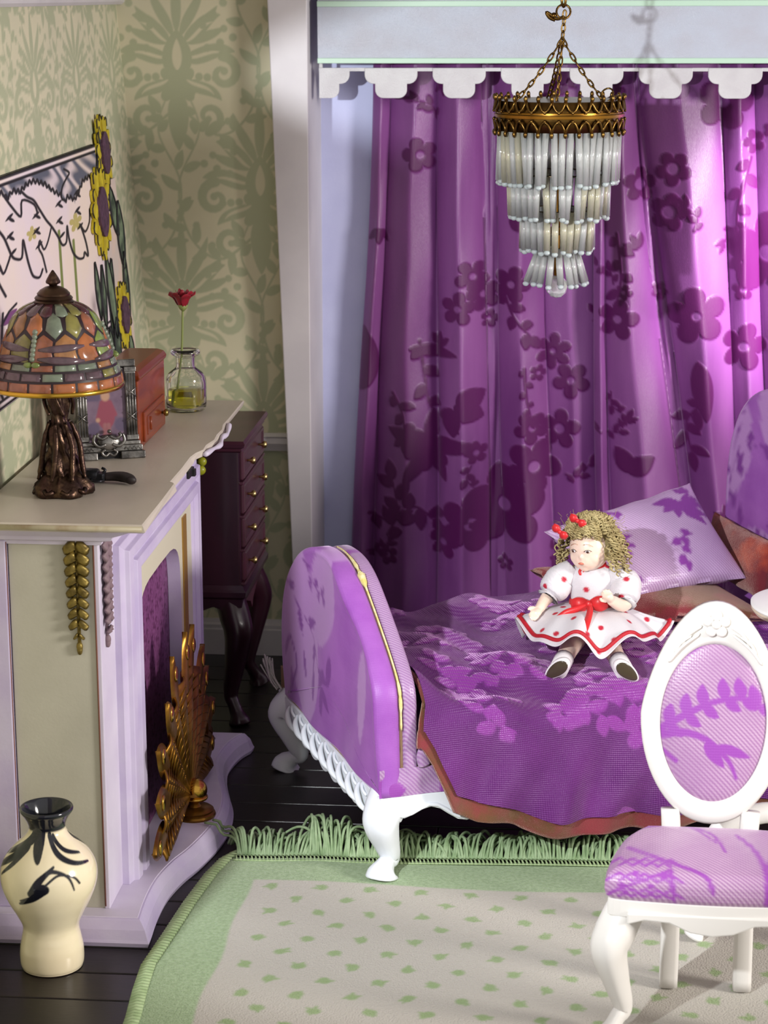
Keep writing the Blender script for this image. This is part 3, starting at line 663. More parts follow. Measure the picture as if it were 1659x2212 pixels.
for k in range(11):
    a = k*2.4; ring = .010+.0035*(k//3); h = .05-.003*(k//3); R = []
    for q in np.linspace(0, 1, 6):
        row = []
        for t in np.linspace(-1, 1, 7):
            ww = (.35+.75*math.sin(PI*min(1, q*.75+.05)))*1.0
            aa = a+t*.62*ww*(.012/ring)**.5; rr_ = ring*(.35+.75*q**.7)+.010*max(0, q-.75)*4*(k > 4)
            row.append((-.004+RSC*rr_*math.cos(aa), RSC*rr_*math.sin(aa), .326+1.2*h*q-.010*t*t*q))
        R.append(row)
    o = obj('petal', MB().rings(R, cap=False, closed=False), 'rose_red', rs)
    md = o.modifiers.new('s', 'SOLIDIFY'); md.thickness = .0012

# ================================================================ painted art panel on the left wall
mat('art_paint', S(232, 216, 224), .5, col2=S(238, 220, 206), nscale=2.5, attrs=[('grey', S(92, 96, 112)), ('green', S(122, 134, 70)), ('purple', S(120, 70, 120)), ('gold', S(190, 176, 110)), ('black', S(24, 22, 30))])
mat('art_edge', S(30, 28, 32), .6)
mat('petal_yellow', S(206, 190, 42), .55, col2=S(170, 150, 30), nscale=25)
mat('seed_purple', S(92, 62, 84), .7, col2=S(60, 38, 54), nscale=60, bump=.6, bscale=90)
mat('art_leaf', S(118, 136, 108), .6, col2=S(52, 66, 56), nscale=14, lohi=(.4, .6))
mat('art_cream', S(216, 192, 176), .6, col2=S(200, 190, 184), nscale=8)
ap = root('art_panel', 'painted panel of white flowers with black outlines and a sunflower edge on the wall', 'wall art', (-1.56, 6.4, 1.4))
WX = lambda Y, z: float(wl_x(np.array(Y), np.array(z)))
L1 = [(5.818, 1.888), (5.87, 1.859), (5.932, 1.83), (5.976, 1.796), (6.007, 1.772), (6.05, 1.758), (6.126, 1.753), (6.154, 1.799), (6.176, 1.768), (6.201, 1.729), (6.238, 1.691), (6.279, 1.677), (6.333, 1.672), (6.375, 1.689)]
L2 = [(6.177, 1.937), (6.242, 1.916), (6.325, 1.898), (6.387, 1.868), (6.471, 1.826), (6.537, 1.8), (6.614, 1.762), (6.669, 1.729), (6.732, 1.733), (6.757, 1.778), (6.77, 1.74), (6.813, 1.69), (6.886, 1.662), (6.965, 1.655), (6.987, 1.67), (7.038, 1.653), (7.024, 1.695), (6.978, 1.744), (6.954, 1.763), (7.023, 1.733), (7.102, 1.757), (7.122, 1.796)]
L3 = [(6.537, 1.8), (6.472, 1.761), (6.412, 1.744), (6.367, 1.775), (6.347, 1.754), (6.387, 1.728), (6.424, 1.675)]
L4 = [(5.0, 1.96), (5.4, 1.95), (5.654, 1.975), (5.743, 1.975), (5.85, 1.967), (5.904, 1.951), (5.952, 1.951), (5.998, 1.93), (6.07, 1.946), (6.161, 1.936), (6.258, 1.95), (6.334, 1.952), (6.399, 1.944), (6.499, 1.928), (6.599, 1.9), (6.705, 1.877), (6.75, 1.851), (6.802, 1.866), (6.901, 1.846), (6.983, 1.867), (7.055, 1.895), (7.2, 1.90)]
L5 = [(5.998, 1.778), (5.96, 1.758), (5.897, 1.735), (5.854, 1.765), (5.807, 1.764), (5.829, 1.724), (5.906, 1.671)]
L7 = [(5.97, 1.94), (6.053, 1.902), (6.15, 1.868), (6.178, 1.911), (6.324, 1.887), (6.363, 1.858)]
L8 = [(6.778, 1.954), (6.851, 1.937), (6.798, 1.922), (6.733, 1.902), (6.705, 1.877)]
V, F, U, W_ = grid(lambda Y, z: (wl_x(Y, z)+.014, Y, z), np.linspace(4.9, 7.30, 520), np.linspace(1.375, 1.995, 260))
pk_ = {k: Paint(U*.3, W_, .003) for k in ('grey', 'green', 'purple', 'gold', 'black')}
zt = np.interp(U, [a for a, b in L4], [b for a, b in L4]); pk_['grey'].m = ((W_ > zt-.002+.008*np.sin(U*190)) & (W_ < 1.975)).astype(float).ravel()*np.clip(.6+.5*np.sin(U*31+W_*47+2.4*np.sin(U*7.3+1)+1.6*np.sin(W_*83+U*19)).ravel(), .15, 1)
class SY:
    def __init__(s, p): s.p = p
    def stroke(s, P, *a): s.p.stroke([(x*.3, y) for x, y in P], *a)
    def leaf(s, x, y, L, *a): s.p.leaf(x*.3, y, L, *a)
    def flower(s, x, y, *a): s.p.flower(x*.3, y, *a)
B = SY(pk_['black'])
for L, wd in ((L1, .0042), (L2, .0042), (L3, .0036), (L5, .004), (L7, .004), (L8, .004)): B.stroke([(q.x, q.y) for q in bez([(a, b, 0) for a, b in L], 4)], wd)
zz4 = [(a, b+(.008 if i % 2 else -.004)) for i, (a, b) in enumerate([(q, np.interp(q, [a for a, _ in L4], [b for _, b in L4])) for q in np.linspace(4.95, 7.2, 90)])]
B.stroke(zz4, .0042)
for z in (1.992, 1.974): B.stroke([(4.9, z), (7.32, z)], .0048)
for z in (1.380, 1.398): B.stroke([(4.9, z), (7.32, z)], .0045)
B.stroke([(5.72, 1.47), (5.80, 1.40)], .004); B.stroke([(5.5, 1.6), (5.9, 1.41)], .004)
for c, dz in (((6.06, 1.836), .05), ((6.39, 1.815), .045), ((6.71, 1.815), .05), ((6.99, 1.82), .055), ((5.86, 1.80), .05)):
    for k in range(5): B.leaf(c[0]+.012*math.sin(k*2), c[1]+dz*(1-k*.5),   .034, .005, PI/2+(.9 if k % 2 else 2.0))
SY(pk_['gold']).flower(6.274, 1.806, .022, 5, .3, 0, .6); SY(pk_['gold']).flower(6.89, 1.777, .03, 5, .3, 0, .6)
for st_ in ([(6.634, 1.775), (6.611, 1.40)], [(6.833, 1.725), (6.815, 1.40)], [(6.735, 1.52), (6.73, 1.40)]): SY(pk_['green']).stroke(st_, .0055)
SY(pk_['purple']).leaf(5.80, 1.49, .07, .018, 1.2); SY(pk_['purple']).leaf(5.84, 1.60, .06, .014, .35); SY(pk_['purple']).leaf(5.80, 1.47, .06, .016, 2.2); B.stroke([(5.84, 1.60), (5.93, 1.625), (6.02, 1.635)], .004); B.stroke([(5.80, 1.49), (5.83, 1.57), (5.86, 1.63)], .004)
obj('painted_board', (V, F), 'art_paint', ap, world=True, attrs={k: q.m for k, q in pk_.items()}, fix=False)
obj('board_edge', MB().add([(WX(Y, z)+o, Y, z) for Y, z, o in [(4.9, 1.373, .0), (7.3, 1.373, .0), (7.3, 1.997, .0), (4.9, 1.997, .0), (4.9, 1.373, .0135), (7.3, 1.373, .0135), (7.3, 1.997, .0135), (4.9, 1.997, .0135)]], [(0, 1, 2, 3), (0, 1, 5, 4), (1, 2, 6, 5), (2, 3, 7, 6), (3, 0, 4, 7)]), 'art_edge', ap, world=True, smooth=False)
def onwall(poly, o0, o1):
    n = len(poly); Vw = [(WX(a, b)+o0, a, b) for a, b in poly]+[(WX(a, b)+o1, a, b) for a, b in poly]
    return MB().add(Vw, [tuple(range(n)), tuple(range(n, 2*n))]+[(i, (i+1) % n, n+(i+1) % n, n+i) for i in range(n)])
strip = [(7.2, 1.18), (7.70, 1.18), (7.71, 1.32), (7.68, 1.42), (7.70, 1.5), (7.66, 1.58), (7.68, 1.68), (7.62, 1.76), (7.62, 1.86), (7.5, 1.86), (7.4, 1.78), (7.2, 1.80)]
obj('edge_board', onwall(strip, 0, .012), 'art_cream', ap, world=True, smooth=False)
def sunflower(cy, cz, r, off):
    pts = [(cy+.30*r*math.cos(t), cz+.5*r*math.sin(t)) for t in np.linspace(0, 2*PI, 20, endpoint=False)]
    s = obj('sunflower', onwall([(cy+r*.52*math.cos(t), cz+r*.58*math.sin(t)) for t in np.linspace(0, 2*PI, 24, endpoint=False)], off, off+.016), 'seed_purple', ap, world=True, smooth=False)
    for k in range(15):
        a = 2*PI*k/15+.1; L = r*(.52+.06*(k % 3)); P = []
        for q in (0, .25, .5, .75, 1): P.append((q, .20*r*math.sin(PI*(q*.8+.12))))
        poly = [(cy+math.cos(a)*(.45*r+L*q)-math.sin(a)*w_, cz+math.sin(a)*(.48*r+L*q)+math.cos(a)*w_) for q, w_ in P]+[(cy+math.cos(a)*(.45*r+L*q)+math.sin(a)*w_, cz+math.sin(a)*(.48*r+L*q)-math.cos(a)*w_) for q, w_ in P[::-1]]
        o = obj('petal', onwall(poly, off-.004+.002*(k % 2), off+.006+.003*(k % 2)), 'petal_yellow', s, smooth=False); o.data.transform(local(ap).inverted())
        o2 = obj('petal_line', MB().tube([(WX(a_, b_)+off+.007, a_, b_) for a_, b_ in poly[3:7]], .0022, 5), 'art_edge', o); o2.data.transform(local(ap).inverted())
sunflower(7.43, 1.96, .125, .012); sunflower(7.262, 1.775, .145, .02); sunflower(7.515, 1.39, .115, .014)
for i, (cy, cz, L, wd, a) in enumerate([(7.48, 1.84, .20, .05, -1.1), (7.60, 1.78, .24, .06, -1.5), (7.22, 1.60, .22, .035, -1.6), (7.30, 1.62, .30, .05, -1.3), (7.40, 1.60, .26, .05, -1.9), (7.12, 1.62, .20, .035, -1.4), (7.62, 1.60, .26, .04, -1.6), (7.38, 1.40, .20, .05, -1.7), (7.60, 1.32, .16, .04, -1.3), (7.27, 1.38, .18, .04, -1.4), (7.33, 1.98, .14, .03, -1.8), (7.36, 2.05, .12, .03, -1.2)]):
    P = [(q, wd*math.sin(PI*(q*.9+.05))) for q in np.linspace(0, 1, 6)]
    poly = [(cy+math.cos(a)*L*q-math.sin(a)*w_, cz+math.sin(a)*L*q+math.cos(a)*w_) for q, w_ in P]+[(cy+math.cos(a)*L*q+math.sin(a)*w_, cz+math.sin(a)*L*q-math.cos(a)*w_) for q, w_ in P[::-1]]
    o = obj('leaf', onwall(poly, .006, .014+.0015*(i % 4)), 'art_leaf', ap, world=True, smooth=False)
    o2 = obj('leaf_line', MB().tube([(WX(a_, b_)+.0155+.0015*(i % 4), a_, b_) for a_, b_ in poly+poly[:1]], .003, 5), 'art_edge', o); o2.data.transform(local(ap).inverted())

# ================================================================ chest of drawers
mat('mahogany', S(48, 18, 31), .3, col2=S(34, 12, 22), nscale=4, stretch=(2, 2, .6), coat=.2)
mat('mahogany_light', S(72, 32, 48), .34, col2=S(56, 24, 36), nscale=5)
mat('knob_brass', S(206, 184, 122), .28, metal=1)
mat('green_gem', S(150, 152, 40), .3)
ch = root('chest_of_drawers', 'dark plum mahogany chest of drawers with brass knobs on tall curved legs', 'chest', (-1.335, 7.42, 0))
cx0, cx1, cy0, cy1 = -.205, .200, -.262, .255
obj('carcass', MB().box(cx0, cx1, cy0, cy1, .50, .985), 'mahogany', ch, smooth=False, bevel=.008)
R = [[(cx0-o, cy0-o, z), (cx1+o, cy0-o, z), (cx1+o, cy1+o, z), (cx0-o, cy1+o, z)] for o, z in ((0, .975), (.012, .982), (.008, .990), (.02, .996), (.024, 1.008), (.018, 1.018))]
obj('top', MB().rings(R), 'mahogany_light', ch, smooth=False)
R = [[(cx0, cy0-o, z), (cx1+o, cy0-o, z), (cx1+o, cy1+o, z), (cx0, cy1+o, z)] for o, z in ((0, .43), (.004, .46), (.016, .47), (.018, .488), (.012, .496), (.004, .51))]
obj('base_moulding', MB().rings(R), 'mahogany', ch, smooth=False)
obj('apron', MB().prism([(cy0+.02, .47), (cy0+.02, .40), (cy0+.10, .43), (-.03, .39), (0, .36), (.03, .39), (cy1-.10, .43), (cy1-.02, .40), (cy1-.02, .47)], cx1-.025, cx1-.003, 'yz'), 'mahogany_light', ch, smooth=False)
obj('apron', MB().prism([(cx0+.02, .47), (cx0+.02, .40), (cx0+.10, .43), (0, .39), (cx1-.10, .43), (cx1-.02, .40), (cx1-.02, .47)], cy0+.004, cy0+.02, 'xz'), 'mahogany', ch, smooth=False)
dh = .118
for k in range(4):
    z0 = .513+k*dh
    d = obj('drawer', MB().box(cx1-.004, cx1+.010, cy0+.022, cy1-.022, z0+.007, z0+dh-.007), 'mahogany_light', ch, smooth=False, bevel=.005)
    R = [[(cx1+.008+h, cy0+.022+o, z0+.007+o), (cx1+.008+h, cy1-.022-o, z0+.007+o), (cx1+.008+h, cy1-.022-o, z0+dh-.007-o), (cx1+.008+h, cy0+.022+o, z0+dh-.007-o)] for o, h in ((.004, 0), (.008, .007), (.016, .007), (.022, .001))]
    obj('drawer_moulding', MB().rings(R, cap=False), 'mahogany_light', d, smooth=False)
    for s in (-.148, .125):
        obj('knob', MB().lathe([(.004, 0), (.005, .012), (.011, .018), (.0135, .024), (.011, .031), (0, .034)], 16, (cx1+.008, s, z0+dh/2), 'x'), 'knob_brass', d)
    obj('drawer_divider', MB().box(cx1-.004, cx1+.014, cy0+.006, cy1-.006, z0-.006, z0+.005), 'mahogany_light', ch, smooth=False, bevel=.003)
obj('side_knob', MB().sphere((cx1-.125, cy0-.010, .945), .016, (1, .8, 1), 14, 10).sphere((cx1-.133, cy0-.008, .915), .02, (1, .7, .9), 14, 10), 'green_gem', ch)
def cab(x, y, dx, dy, top, m, parent, sc=1, name='leg', sq=.7, kn=.045, foot=.032, z0=0):
    P = bez([(x-dx*.012, y-dy*.012, top), (x+dx*.012*sc, y+dy*.012*sc, top*.83), (x+dx*.022*sc, y+dy*.022*sc, top*.70), (x+dx*.008*sc, y+dy*.008*sc, top*.45), (x-dx*.006*sc, y-dy*.006*sc, top*.22), (x+dx*.004*sc, y+dy*.004*sc, top*.09+.022+z0*.7), (x+dx*.018*sc, y+dy*.018*sc, .022+z0), (x+dx*.022*sc, y+dy*.022*sc, z0)], 6)
    n = len(P); t = np.linspace(0, 1, n)
    r = np.interp(t, [0, .14, .28, .43, .57, .72, .80, .88, .95, 1], [kn*.95, kn, kn*.92, kn*.66, kn*.46, kn*.40, foot*.62, foot*.9, foot, foot*.8])
    return obj(name, MB().tube(P, list(r), 14, sq=sq), m, parent)
for x, y, dx, dy in ((cx1-.045, cy0+.05, 1, -1), (cx1-.045, cy1-.05, 1, 1), (cx0+.05, cy0+.05, -1, -1), (cx0+.05, cy1-.05, -1, 1)):
    cab(x, y, dx, dy, .47, 'mahogany', ch, 1.3, kn=.05, foot=.036)

# ================================================================ curtains
mat('curtain_velvet', S(130, 74, 134), .38, col2=S(112, 56, 118), nscale=5, attrs=[('pat', S(80, 8, 76), .5, .35)], sheen=.25, sheen_col=(1, .55, 1, 1), bump=.18, bscale=500, stretch=(1, 1, .25), weave=.5, weave_s=(1300, .01))
def curtain(name, label, tops, bots, deps, ztop, zbot, pats, seed, Yc=8.278):
    """tops/bots: pleat boundaries in X at rail and hem; deps: fold depth per pleat"""
    us = np.linspace(0, len(deps), len(deps)*56+1); vs_ = np.linspace(0, 1, 420)
    tops, bots = np.array(tops), np.array(bots)
    def f(Uu, Vv):
        i = np.clip(Uu.astype(int), 0, len(deps)-1); t = Uu-i
        k = Vv**1.15
        xa = tops[i]*(1-k)+bots[i]*k; xb = tops[i+1]*(1-k)+bots[i+1]*k
        d = np.array(deps)[i]*(.75+.5*k)
        bulge = np.sin(PI*t)**.62
        x = xa+(xb-xa)*(t+.10*np.sin(2*PI*t))
        y = Yc-d*bulge+.006*np.sin(Vv*9+Uu*2.1)*bulge+.004*np.sin(Vv*23+Uu*5)+.012*np.sin(Uu*1.3+Vv*3)
        x = x+.006*np.sin(Vv*7+i*1.7)
        return x, y, ztop+(zbot-ztop)*Vv
    V, F, U, W_ = grid(f, us, vs_)
    p = Paint(V[:, 0], V[:, 2], .005)
    for t in pats:
        t = list(t)
        if t[0] == 'flower': t[3] *= 1.3
        if t[0] == 'leaf': t[3] *= 1.15; t[4] *= 1.25
        getattr(p, t[0])(*t[1:])
    r = random.Random(seed); x0, x1 = min(tops.min(), bots.min()), max(tops.max(), bots.max())
    for k in range(int((x1-x0)*34)):      # loose scatter of sprigs and blooms
        x, z = r.uniform(x0, x1), r.uniform(.05, 2.2)
        if any(abs(x-c[0])+abs(z-c[1]) < .10 for c in [(t[1], t[2]) for t in pats if not isinstance(t[1], list)]): continue
        q = r.random(); a = r.uniform(0, 6.28)
        if q < .35: p.flower(x, z, r.uniform(.03, .05), 5, a, .24)
        elif q < .75: p.sprig([(x, z), (x+.05*math.cos(a), z+.05*math.sin(a)), (x+.10*math.cos(a+.5), z+.10*math.sin(a+.5))], 5, .045, .012)
        else:
            for j in range(3): p.leaf(x, z, .06, .014, a+j*.7)
    V[:, 1] -= .0035*p.m
    o = obj(name, (V, F), 'curtain_velvet', attrs={'pat': p.m}, fix=False)
    md = o.modifiers.new('s', 'SOLIDIFY'); md.thickness = .004
    return setp(o, label=label, category='curtain', group='velvet curtains in the alcove')
lp_ = [('flower', -.27, .56, .125, 5, .4, .17, .38), ('flower', -.16, .72, .085, 5, 1.1, .2, .45), ('flower', -.06, .86, .06, 5, .2, .25, .5), ('flower', -.17, .87, .05, 5, .9, .2, .5), ('flower', -.09, 1.16, .055, 6, .4, .15, .55), ('flower', -.02, 1.05, .055, 5, .9, .2, .5), ('flower', -.40, .50, .09, 5, 0, .2, .4),
       ('flower', -.56, .79, .075, 6, .3, .12, .62), ('leaf', -.56, .79, .16, .026, .1), ('leaf', -.56, .79, .15, .03, 2.7), ('leaf', -.56, .79, .15, .026, 4.1), ('leaf', -.56, .79, .13, .024, 5.2), ('leaf', -.56, .79, .13, .024, 1.5),
       ('leaf', -.45, .96, .10, .036, .5), ('leaf', -.46, .96, .10, .036, -.4), ('leaf', -.48, .95, .10, .03, -1.4), ('sprig', [(-.60, 1.2), (-.58, 1.06), (-.56, .95), (-.50, .90)], 6, .075, .022, .006), ('sprig', [(-.80, .52), (-.70, .50), (-.62, .56), (-.55, .50)], 6, .085, .024, .006),
       ('sprig', [(-.72, .44), (-.68, .54), (-.70, .66)], 6, .08, .024, .005), ('leaf', -.64, 1.17, .17, .02, -.1), ('sprig', [(-.70, 1.0), (-.66, .92), (-.65, .82)], 5, .06, .018, .005), ('flower', -.40, 1.45, .05, 5, 1, .2, .5), ('flower', -.45, 1.33, .05, 5, .2, .2, .5), ('sprig', [(-.28, 1.40), (-.24, 1.30), (-.18, 1.22)], 5, .06, .02, .006), ('flower', -.60, 1.90, .05, 5, .6, .25, .4), ('flower', -.36, 1.38, .05, 5, .6, .2, .45), ('leaf', -.83, 1.0, .22, .05, 1.5), ('flower', -.25, 1.42, .055, 5, 0, .2, .45), ('sprig', [(-.20, 1.10), (-.19, .98), (-.17, .90)], 6, .035, .012, .005), ('flower', -.50, .42, .05, 5, .2, .2, .5)]
curtain('velvet_curtain', 'dark purple burnt-out velvet curtain beside the white post', [-.775, -.715, -.535, -.372, -.328, -.16, .036], [-.885, -.80, -.53, -.315, -.255, -.06, .124], [.06, .09, .13, .0, .11, .045], 2.24, .02, lp_, 5)
rp_ = [('flower', .44, 1.32, .085, 5, .5, .15, .45), ('flower', .22, 1.80, .05, 5, .3, .35, .4), ('flower', .34, 1.86, .05, 5, .9, .35, .4), ('flower', .33, 1.70, .055, 5, .1, .35, .4), ('flower', .70, 1.55, .12, 5, .3, .2, .4), ('flower', .52, 2.1, .08, 5, .1, .2, .4), ('leaf', .45, 1.15, .2, .03, -1.4), ('sprig', [(.48, 1.0), (.42, .92), (.44, .80)], 6, .08, .02, .006), ('leaf', .20, .72, .10, .03, .6), ('leaf', .22, .72, .10, .03, 2.2), ('flower', .62, 1.2, .07, 5, .1, .2, .5), ('sprig', [(.62, 1.9), (.58, 1.7), (.60, 1.5)], 7, .07, .02, .006), ('flower', .15, 1.3, .06, 5, .1, .2, .5), ('sprig', [(.14, 1.62), (.16, 1.45), (.13, 1.30)], 7, .06, .018, .006)]
curtain('velvet_curtain', 'bright magenta burnt-out velvet curtain behind the chaise head', [.03, .075, .175, .205, .50, .62, .80, 1.0, 1.2, 1.45], [.115, .16, .50, .56, .68, .80, .98, 1.15, 1.35, 1.6], [.05, .10, .0, .115, .08, .105, .105, .105, .105], 2.24, .02, rp_, 9, 8.210)

# ================================================================ chandelier
mat('antique_gold', S(128, 98, 48), .3, metal=1, col2=S(92, 68, 34), nscale=20)
mat('gold_band', S(150, 104, 36), .25, metal=.9)
mat('crystal', S(250, 252, 250), .05, trans=.7, ior=1.5, coat=.6)
mat('crystal_yellow', S(248, 244, 220), .05, trans=.7, ior=1.5, coat=.6)
mat('crystal_bead', S(214, 224, 224), .08, trans=.5, coat=1)
mat('wire', S(92, 80, 60), .35, metal=1)
cd = root('chandelier', 'small gold crowned chandelier with four tiers of glass rods', 'chandelier', (-.07, 7.05, 1.53))
RZ = lambda z: z-1.53
obj('band', MB().lathe([(.198, RZ(2.105)), (.206, RZ(2.107)), (.207, RZ(2.116)), (.198, RZ(2.118))], 72).lathe([(.196, RZ(2.118)), (.204, RZ(2.120)), (.204, RZ(2.124)), (.196, RZ(2.126))], 72), 'gold_band', cd, angle=.6)
obj('top_plate', MB().lathe([(0, RZ(2.125)), (.16, RZ(2.120)), (.198, RZ(2.112)), (.198, RZ(2.106)), (0, RZ(2.11))], 48), 'antique_gold', cd)
NF = 30
def crown(z0, h, sgn, nm):
    for k in range(NF):
        a0 = 2*PI*k/NF; P = []
        for q in np.linspace(0, 1, 9):
            a = a0+q*2*PI/NF; P.append(((.202+.006*math.sin(PI*q))*math.cos(a), (.202+.006*math.sin(PI*q))*math.sin(a), RZ(z0)+sgn*h*(1-math.sin(PI*q)**.8)))
        mb = MB().tube(P, .0045, 6)
        mb.sphere(((.206)*math.cos(a0), .206*math.sin(a0), RZ(z0)+sgn*(h+.004)), .0065, (1, 1, 1.6), 8, 6)
        mb.sphere(((.208)*math.cos(a0+PI/NF), .208*math.sin(a0+PI/NF), RZ(z0)-sgn*.002), .005, (1, 1, 1), 8, 6)
        obj(nm, mb, 'antique_gold', cd)
crown(2.128, .036, 1, 'crown_scroll'); crown(2.098, .036, -1, 'crown_scroll')
obj('inner_band', MB().lathe([(.196, RZ(2.064)), (.1995, RZ(2.064)), (.1995, RZ(2.158)), (.196, RZ(2.158))], 72), 'antique_gold', cd)
rod = obj('glass_rod', MB().rings([[(r_*math.cos(2*PI*j/12), r_*math.sin(2*PI*j/12), z_) for j in range(12)] for r_, z_ in ((.0085, 0), (.0112, -.006), (.0112, -.994), (.0085, -1), (.0042, -1), (.0042, 0))], loop=True), 'crystal', cd)
rod2m = rod.data.copy(); rod2m.materials[0] = MATS['crystal_yellow']
bead0 = obj('glass_bead', MB().sphere((0, 0, 0), .0105, (1, 1, .8), 12, 8), 'crystal_bead', cd)
first = True
rr_ = random.Random(11)
rodme, beadme = rod.data, bead0.data
bpy.data.objects.remove(rod); bpy.data.objects.remove(bead0)
def inst(nm, me, M):
    o = bpy.data.objects.new(nm, me); link(o, cd); o.matrix_local = M; return o
hoops = MB()
for (r0, r1, z0, z1, n) in ((.188, .184, 2.072, 1.905, 46), (.158, .153, 1.928, 1.795, 38), (.112, .110, 1.812, 1.688, 27), (.058, .090, 1.690, 1.578, 17)):
    hoops.rings([[(r0*math.cos(2*PI*j/48)+.003*math.cos(q)*math.cos(2*PI*j/48), r0*math.sin(2*PI*j/48)+.003*math.cos(q)*math.sin(2*PI*j/48), RZ(z0)+.003*math.sin(q)) for q in (0, PI/2, PI, 3*PI/2)] for j in range(48)], loop=True)
    for k in range(n):
        a = 2*PI*k/n; da = rr_.gauss(0, .035); dr = rr_.gauss(0, .004)
        p0 = Vector((r0*math.cos(a), r0*math.sin(a), RZ(z0))); p1 = Vector(((r1+dr)*math.cos(a+da*.16/r1), (r1+dr)*math.sin(a+da*.16/r1), RZ(z1)+rr_.uniform(-.005, .005)))
        d = p1-p0; M = Matrix.Translation(p0) @ d.to_track_quat('-Z', 'Y').to_matrix().to_4x4() @ Matrix.Diagonal((1, 1, d.length, 1))
        inst('glass_rod', rod2m if rr_.random() < .22 else rodme, M)
        inst('glass_bead', beadme, Matrix.Translation(p1+d.normalized()*.006))
obj('hoops', hoops, 'wire', cd)
obj('center_column', MB().lathe([(.012, RZ(2.11)), (.012, RZ(1.80)), (.022, RZ(1.79)), (.022, RZ(1.77)), (.014, RZ(1.765)), (.022, RZ(1.755)), (.022, RZ(1.735)), (.010, RZ(1.73)), (.010, RZ(1.60))], 16), 'gold_band', cd, angle=.6)
me_b = bmesh.new(); bmesh.ops.create_icosphere(me_b, subdivisions=2, radius=.036)
Vb = [(v.co.x, v.co.y, v.co.z*1.05+.034) for v in me_b.verts]; Fb = [[v.index for v in f.verts] for f in me_b.faces]; me_b.free()
obj('crystal_ball', (Vb, Fb), 'crystal', cd, smooth=False)
def chain(P0, P1, n, nm, sag=0, r=.0028, w=.011):
    P0, P1 = Vector(P0), Vector(P1)
    for k in range(n):
        c0 = P0.lerp(P1, k/n); c1 = P0.lerp(P1, (k+1.25)/n); c0.z -= sag*math.sin(PI*k/n); c1.z -= sag*math.sin(PI*min(1, (k+1)/n))
        d = (c1-c0); ax = d.normalized(); s = ax.cross(Vector((0, 1, 0)) if k % 2 else Vector((.3, .2, 1))).normalized(); c = (c0+c1)/2; hl = d.length*.5
        ring = [c+ax*(hl*math.cos(t))+s*(w*.5*math.sin(t)) for t in np.linspace(0, 2*PI, 14, endpoint=False)]
        mb = MB(); ring2 = ring+[ring[0], ring[1]]; mb.tube(ring2, r, 6); obj(nm, mb, 'antique_gold', cd)
top = (0.006, 0, RZ(2.345))
for (a, rr0) in ((-2.75, .155), (-.45, .165), (1.9, .12), (-1.75, .05)):
    chain((rr0*math.cos(a), rr0*math.sin(a), RZ(2.15)), top, 10 if rr0 > .1 else 8, 'chain_link', .012)
ringp = lambda c, r, ax1, ax2: [Vector(c)+Vector(ax1)*(r*math.cos(t))+Vector(ax2)*(r*math.sin(t)) for t in np.linspace(0, 2*PI*1.06, 18)]
obj('jump_ring', MB().tube(ringp((.148, -.06, RZ(2.175)), .02, (1, 0, .3), (0, .5, 1)), .003, 6).tube(ringp((.166, -.06, RZ(2.16)), .022, (.8, .3, .6), (.2, .9, -.2)), .003, 6), 'antique_gold', cd)
chain(top, (.012, 0, RZ(2.43)), 4, 'chain_link')
obj('jump_ring', MB().tube(ringp((.008, 0, RZ(2.43)), .022, (1, .2, 0), (0, .3, 1)), .0035, 7), 'antique_gold', cd)
obj('clasp', MB().tube(bez([(.01, 0, RZ(2.415)), (-.012, -.005, RZ(2.408)), (-.03, -.006, RZ(2.42)), (-.045, -.006, RZ(2.428)), (-.036, -.004, RZ(2.412)), (-.018, 0, RZ(2.404))], 5), .0055, 7).sphere((-.022, -.004, RZ(2.418)), .010, (1, 1, 1), 10, 8), 'antique_gold', cd)
chain((.008, 0, RZ(2.445)), (.008, 0, RZ(2.62)), 5, 'chain_link', r=.0045, w=.022)
obj('ceiling_hook', MB().tube(bez([(.008, 0, RZ(2.755)), (.008, 0, RZ(2.68)), (.022, 0, RZ(2.64)), (.008, 0, RZ(2.615)), (-.008, 0, RZ(2.63))], 6), .005, 8), 'wire', cd)

# ================================================================ chaise longue
mat('chaise_white', S(226, 230, 236), .4, bump=.05, bscale=60)
mat('fabric_purple', S(162, 96, 182), .46, col2=S(148, 80, 170), nscale=7, attrs=[('pat', S(182, 134, 196), .36), ('vein', S(124, 56, 146), .5)], sheen=.3, sheen_col=(1, .8, 1, 1), bump=.12, bscale=260, weave=.4, weave_s=(1200, 1200))
mat('fabric_lilac', S(178, 150, 182), .3, col2=S(168, 138, 174), nscale=9, attrs=[('pat', S(140, 66, 156), .5)], sheen=.2, sheen_col=(1, .85, 1, 1), bump=.12, bscale=300, weave=.5, weave_s=(1100, 900), rib=(950, S(150, 110, 158)))
mat('glue_yellow', S(206, 192, 110), .6, col2=S(226, 216, 170), nscale=60, bump=.6, bscale=120)
mat('raw_wood', S(150, 122, 92), .8)
mat('thread_grey', S(176, 170, 168), .7)
SA = math.radians(23.4); SO = Vector((-.528, 5.833, 0))
def loc(u, v, z): return SO+Vector((u*math.cos(SA)-v*math.sin(SA), u*math.sin(SA)+v*math.cos(SA), z))
sf = root('chaise_longue', 'purple damask chaise longue with carved white frame and curved legs', 'chaise', SO, SA)
for u, v, du, dv in ((.0, .0, -1, -1), (0, 1.0, -1, 1), (1.60, 0, 1, -1), (1.60, 1.0, 1, 1)):
    cab(u+.025*-du, v-.025*dv, du, dv, .265, 'chaise_white', sf, 1.5, kn=.056, foot=.046, sq=.8, z0=.013 if u == 0 and v == 0 else 0)
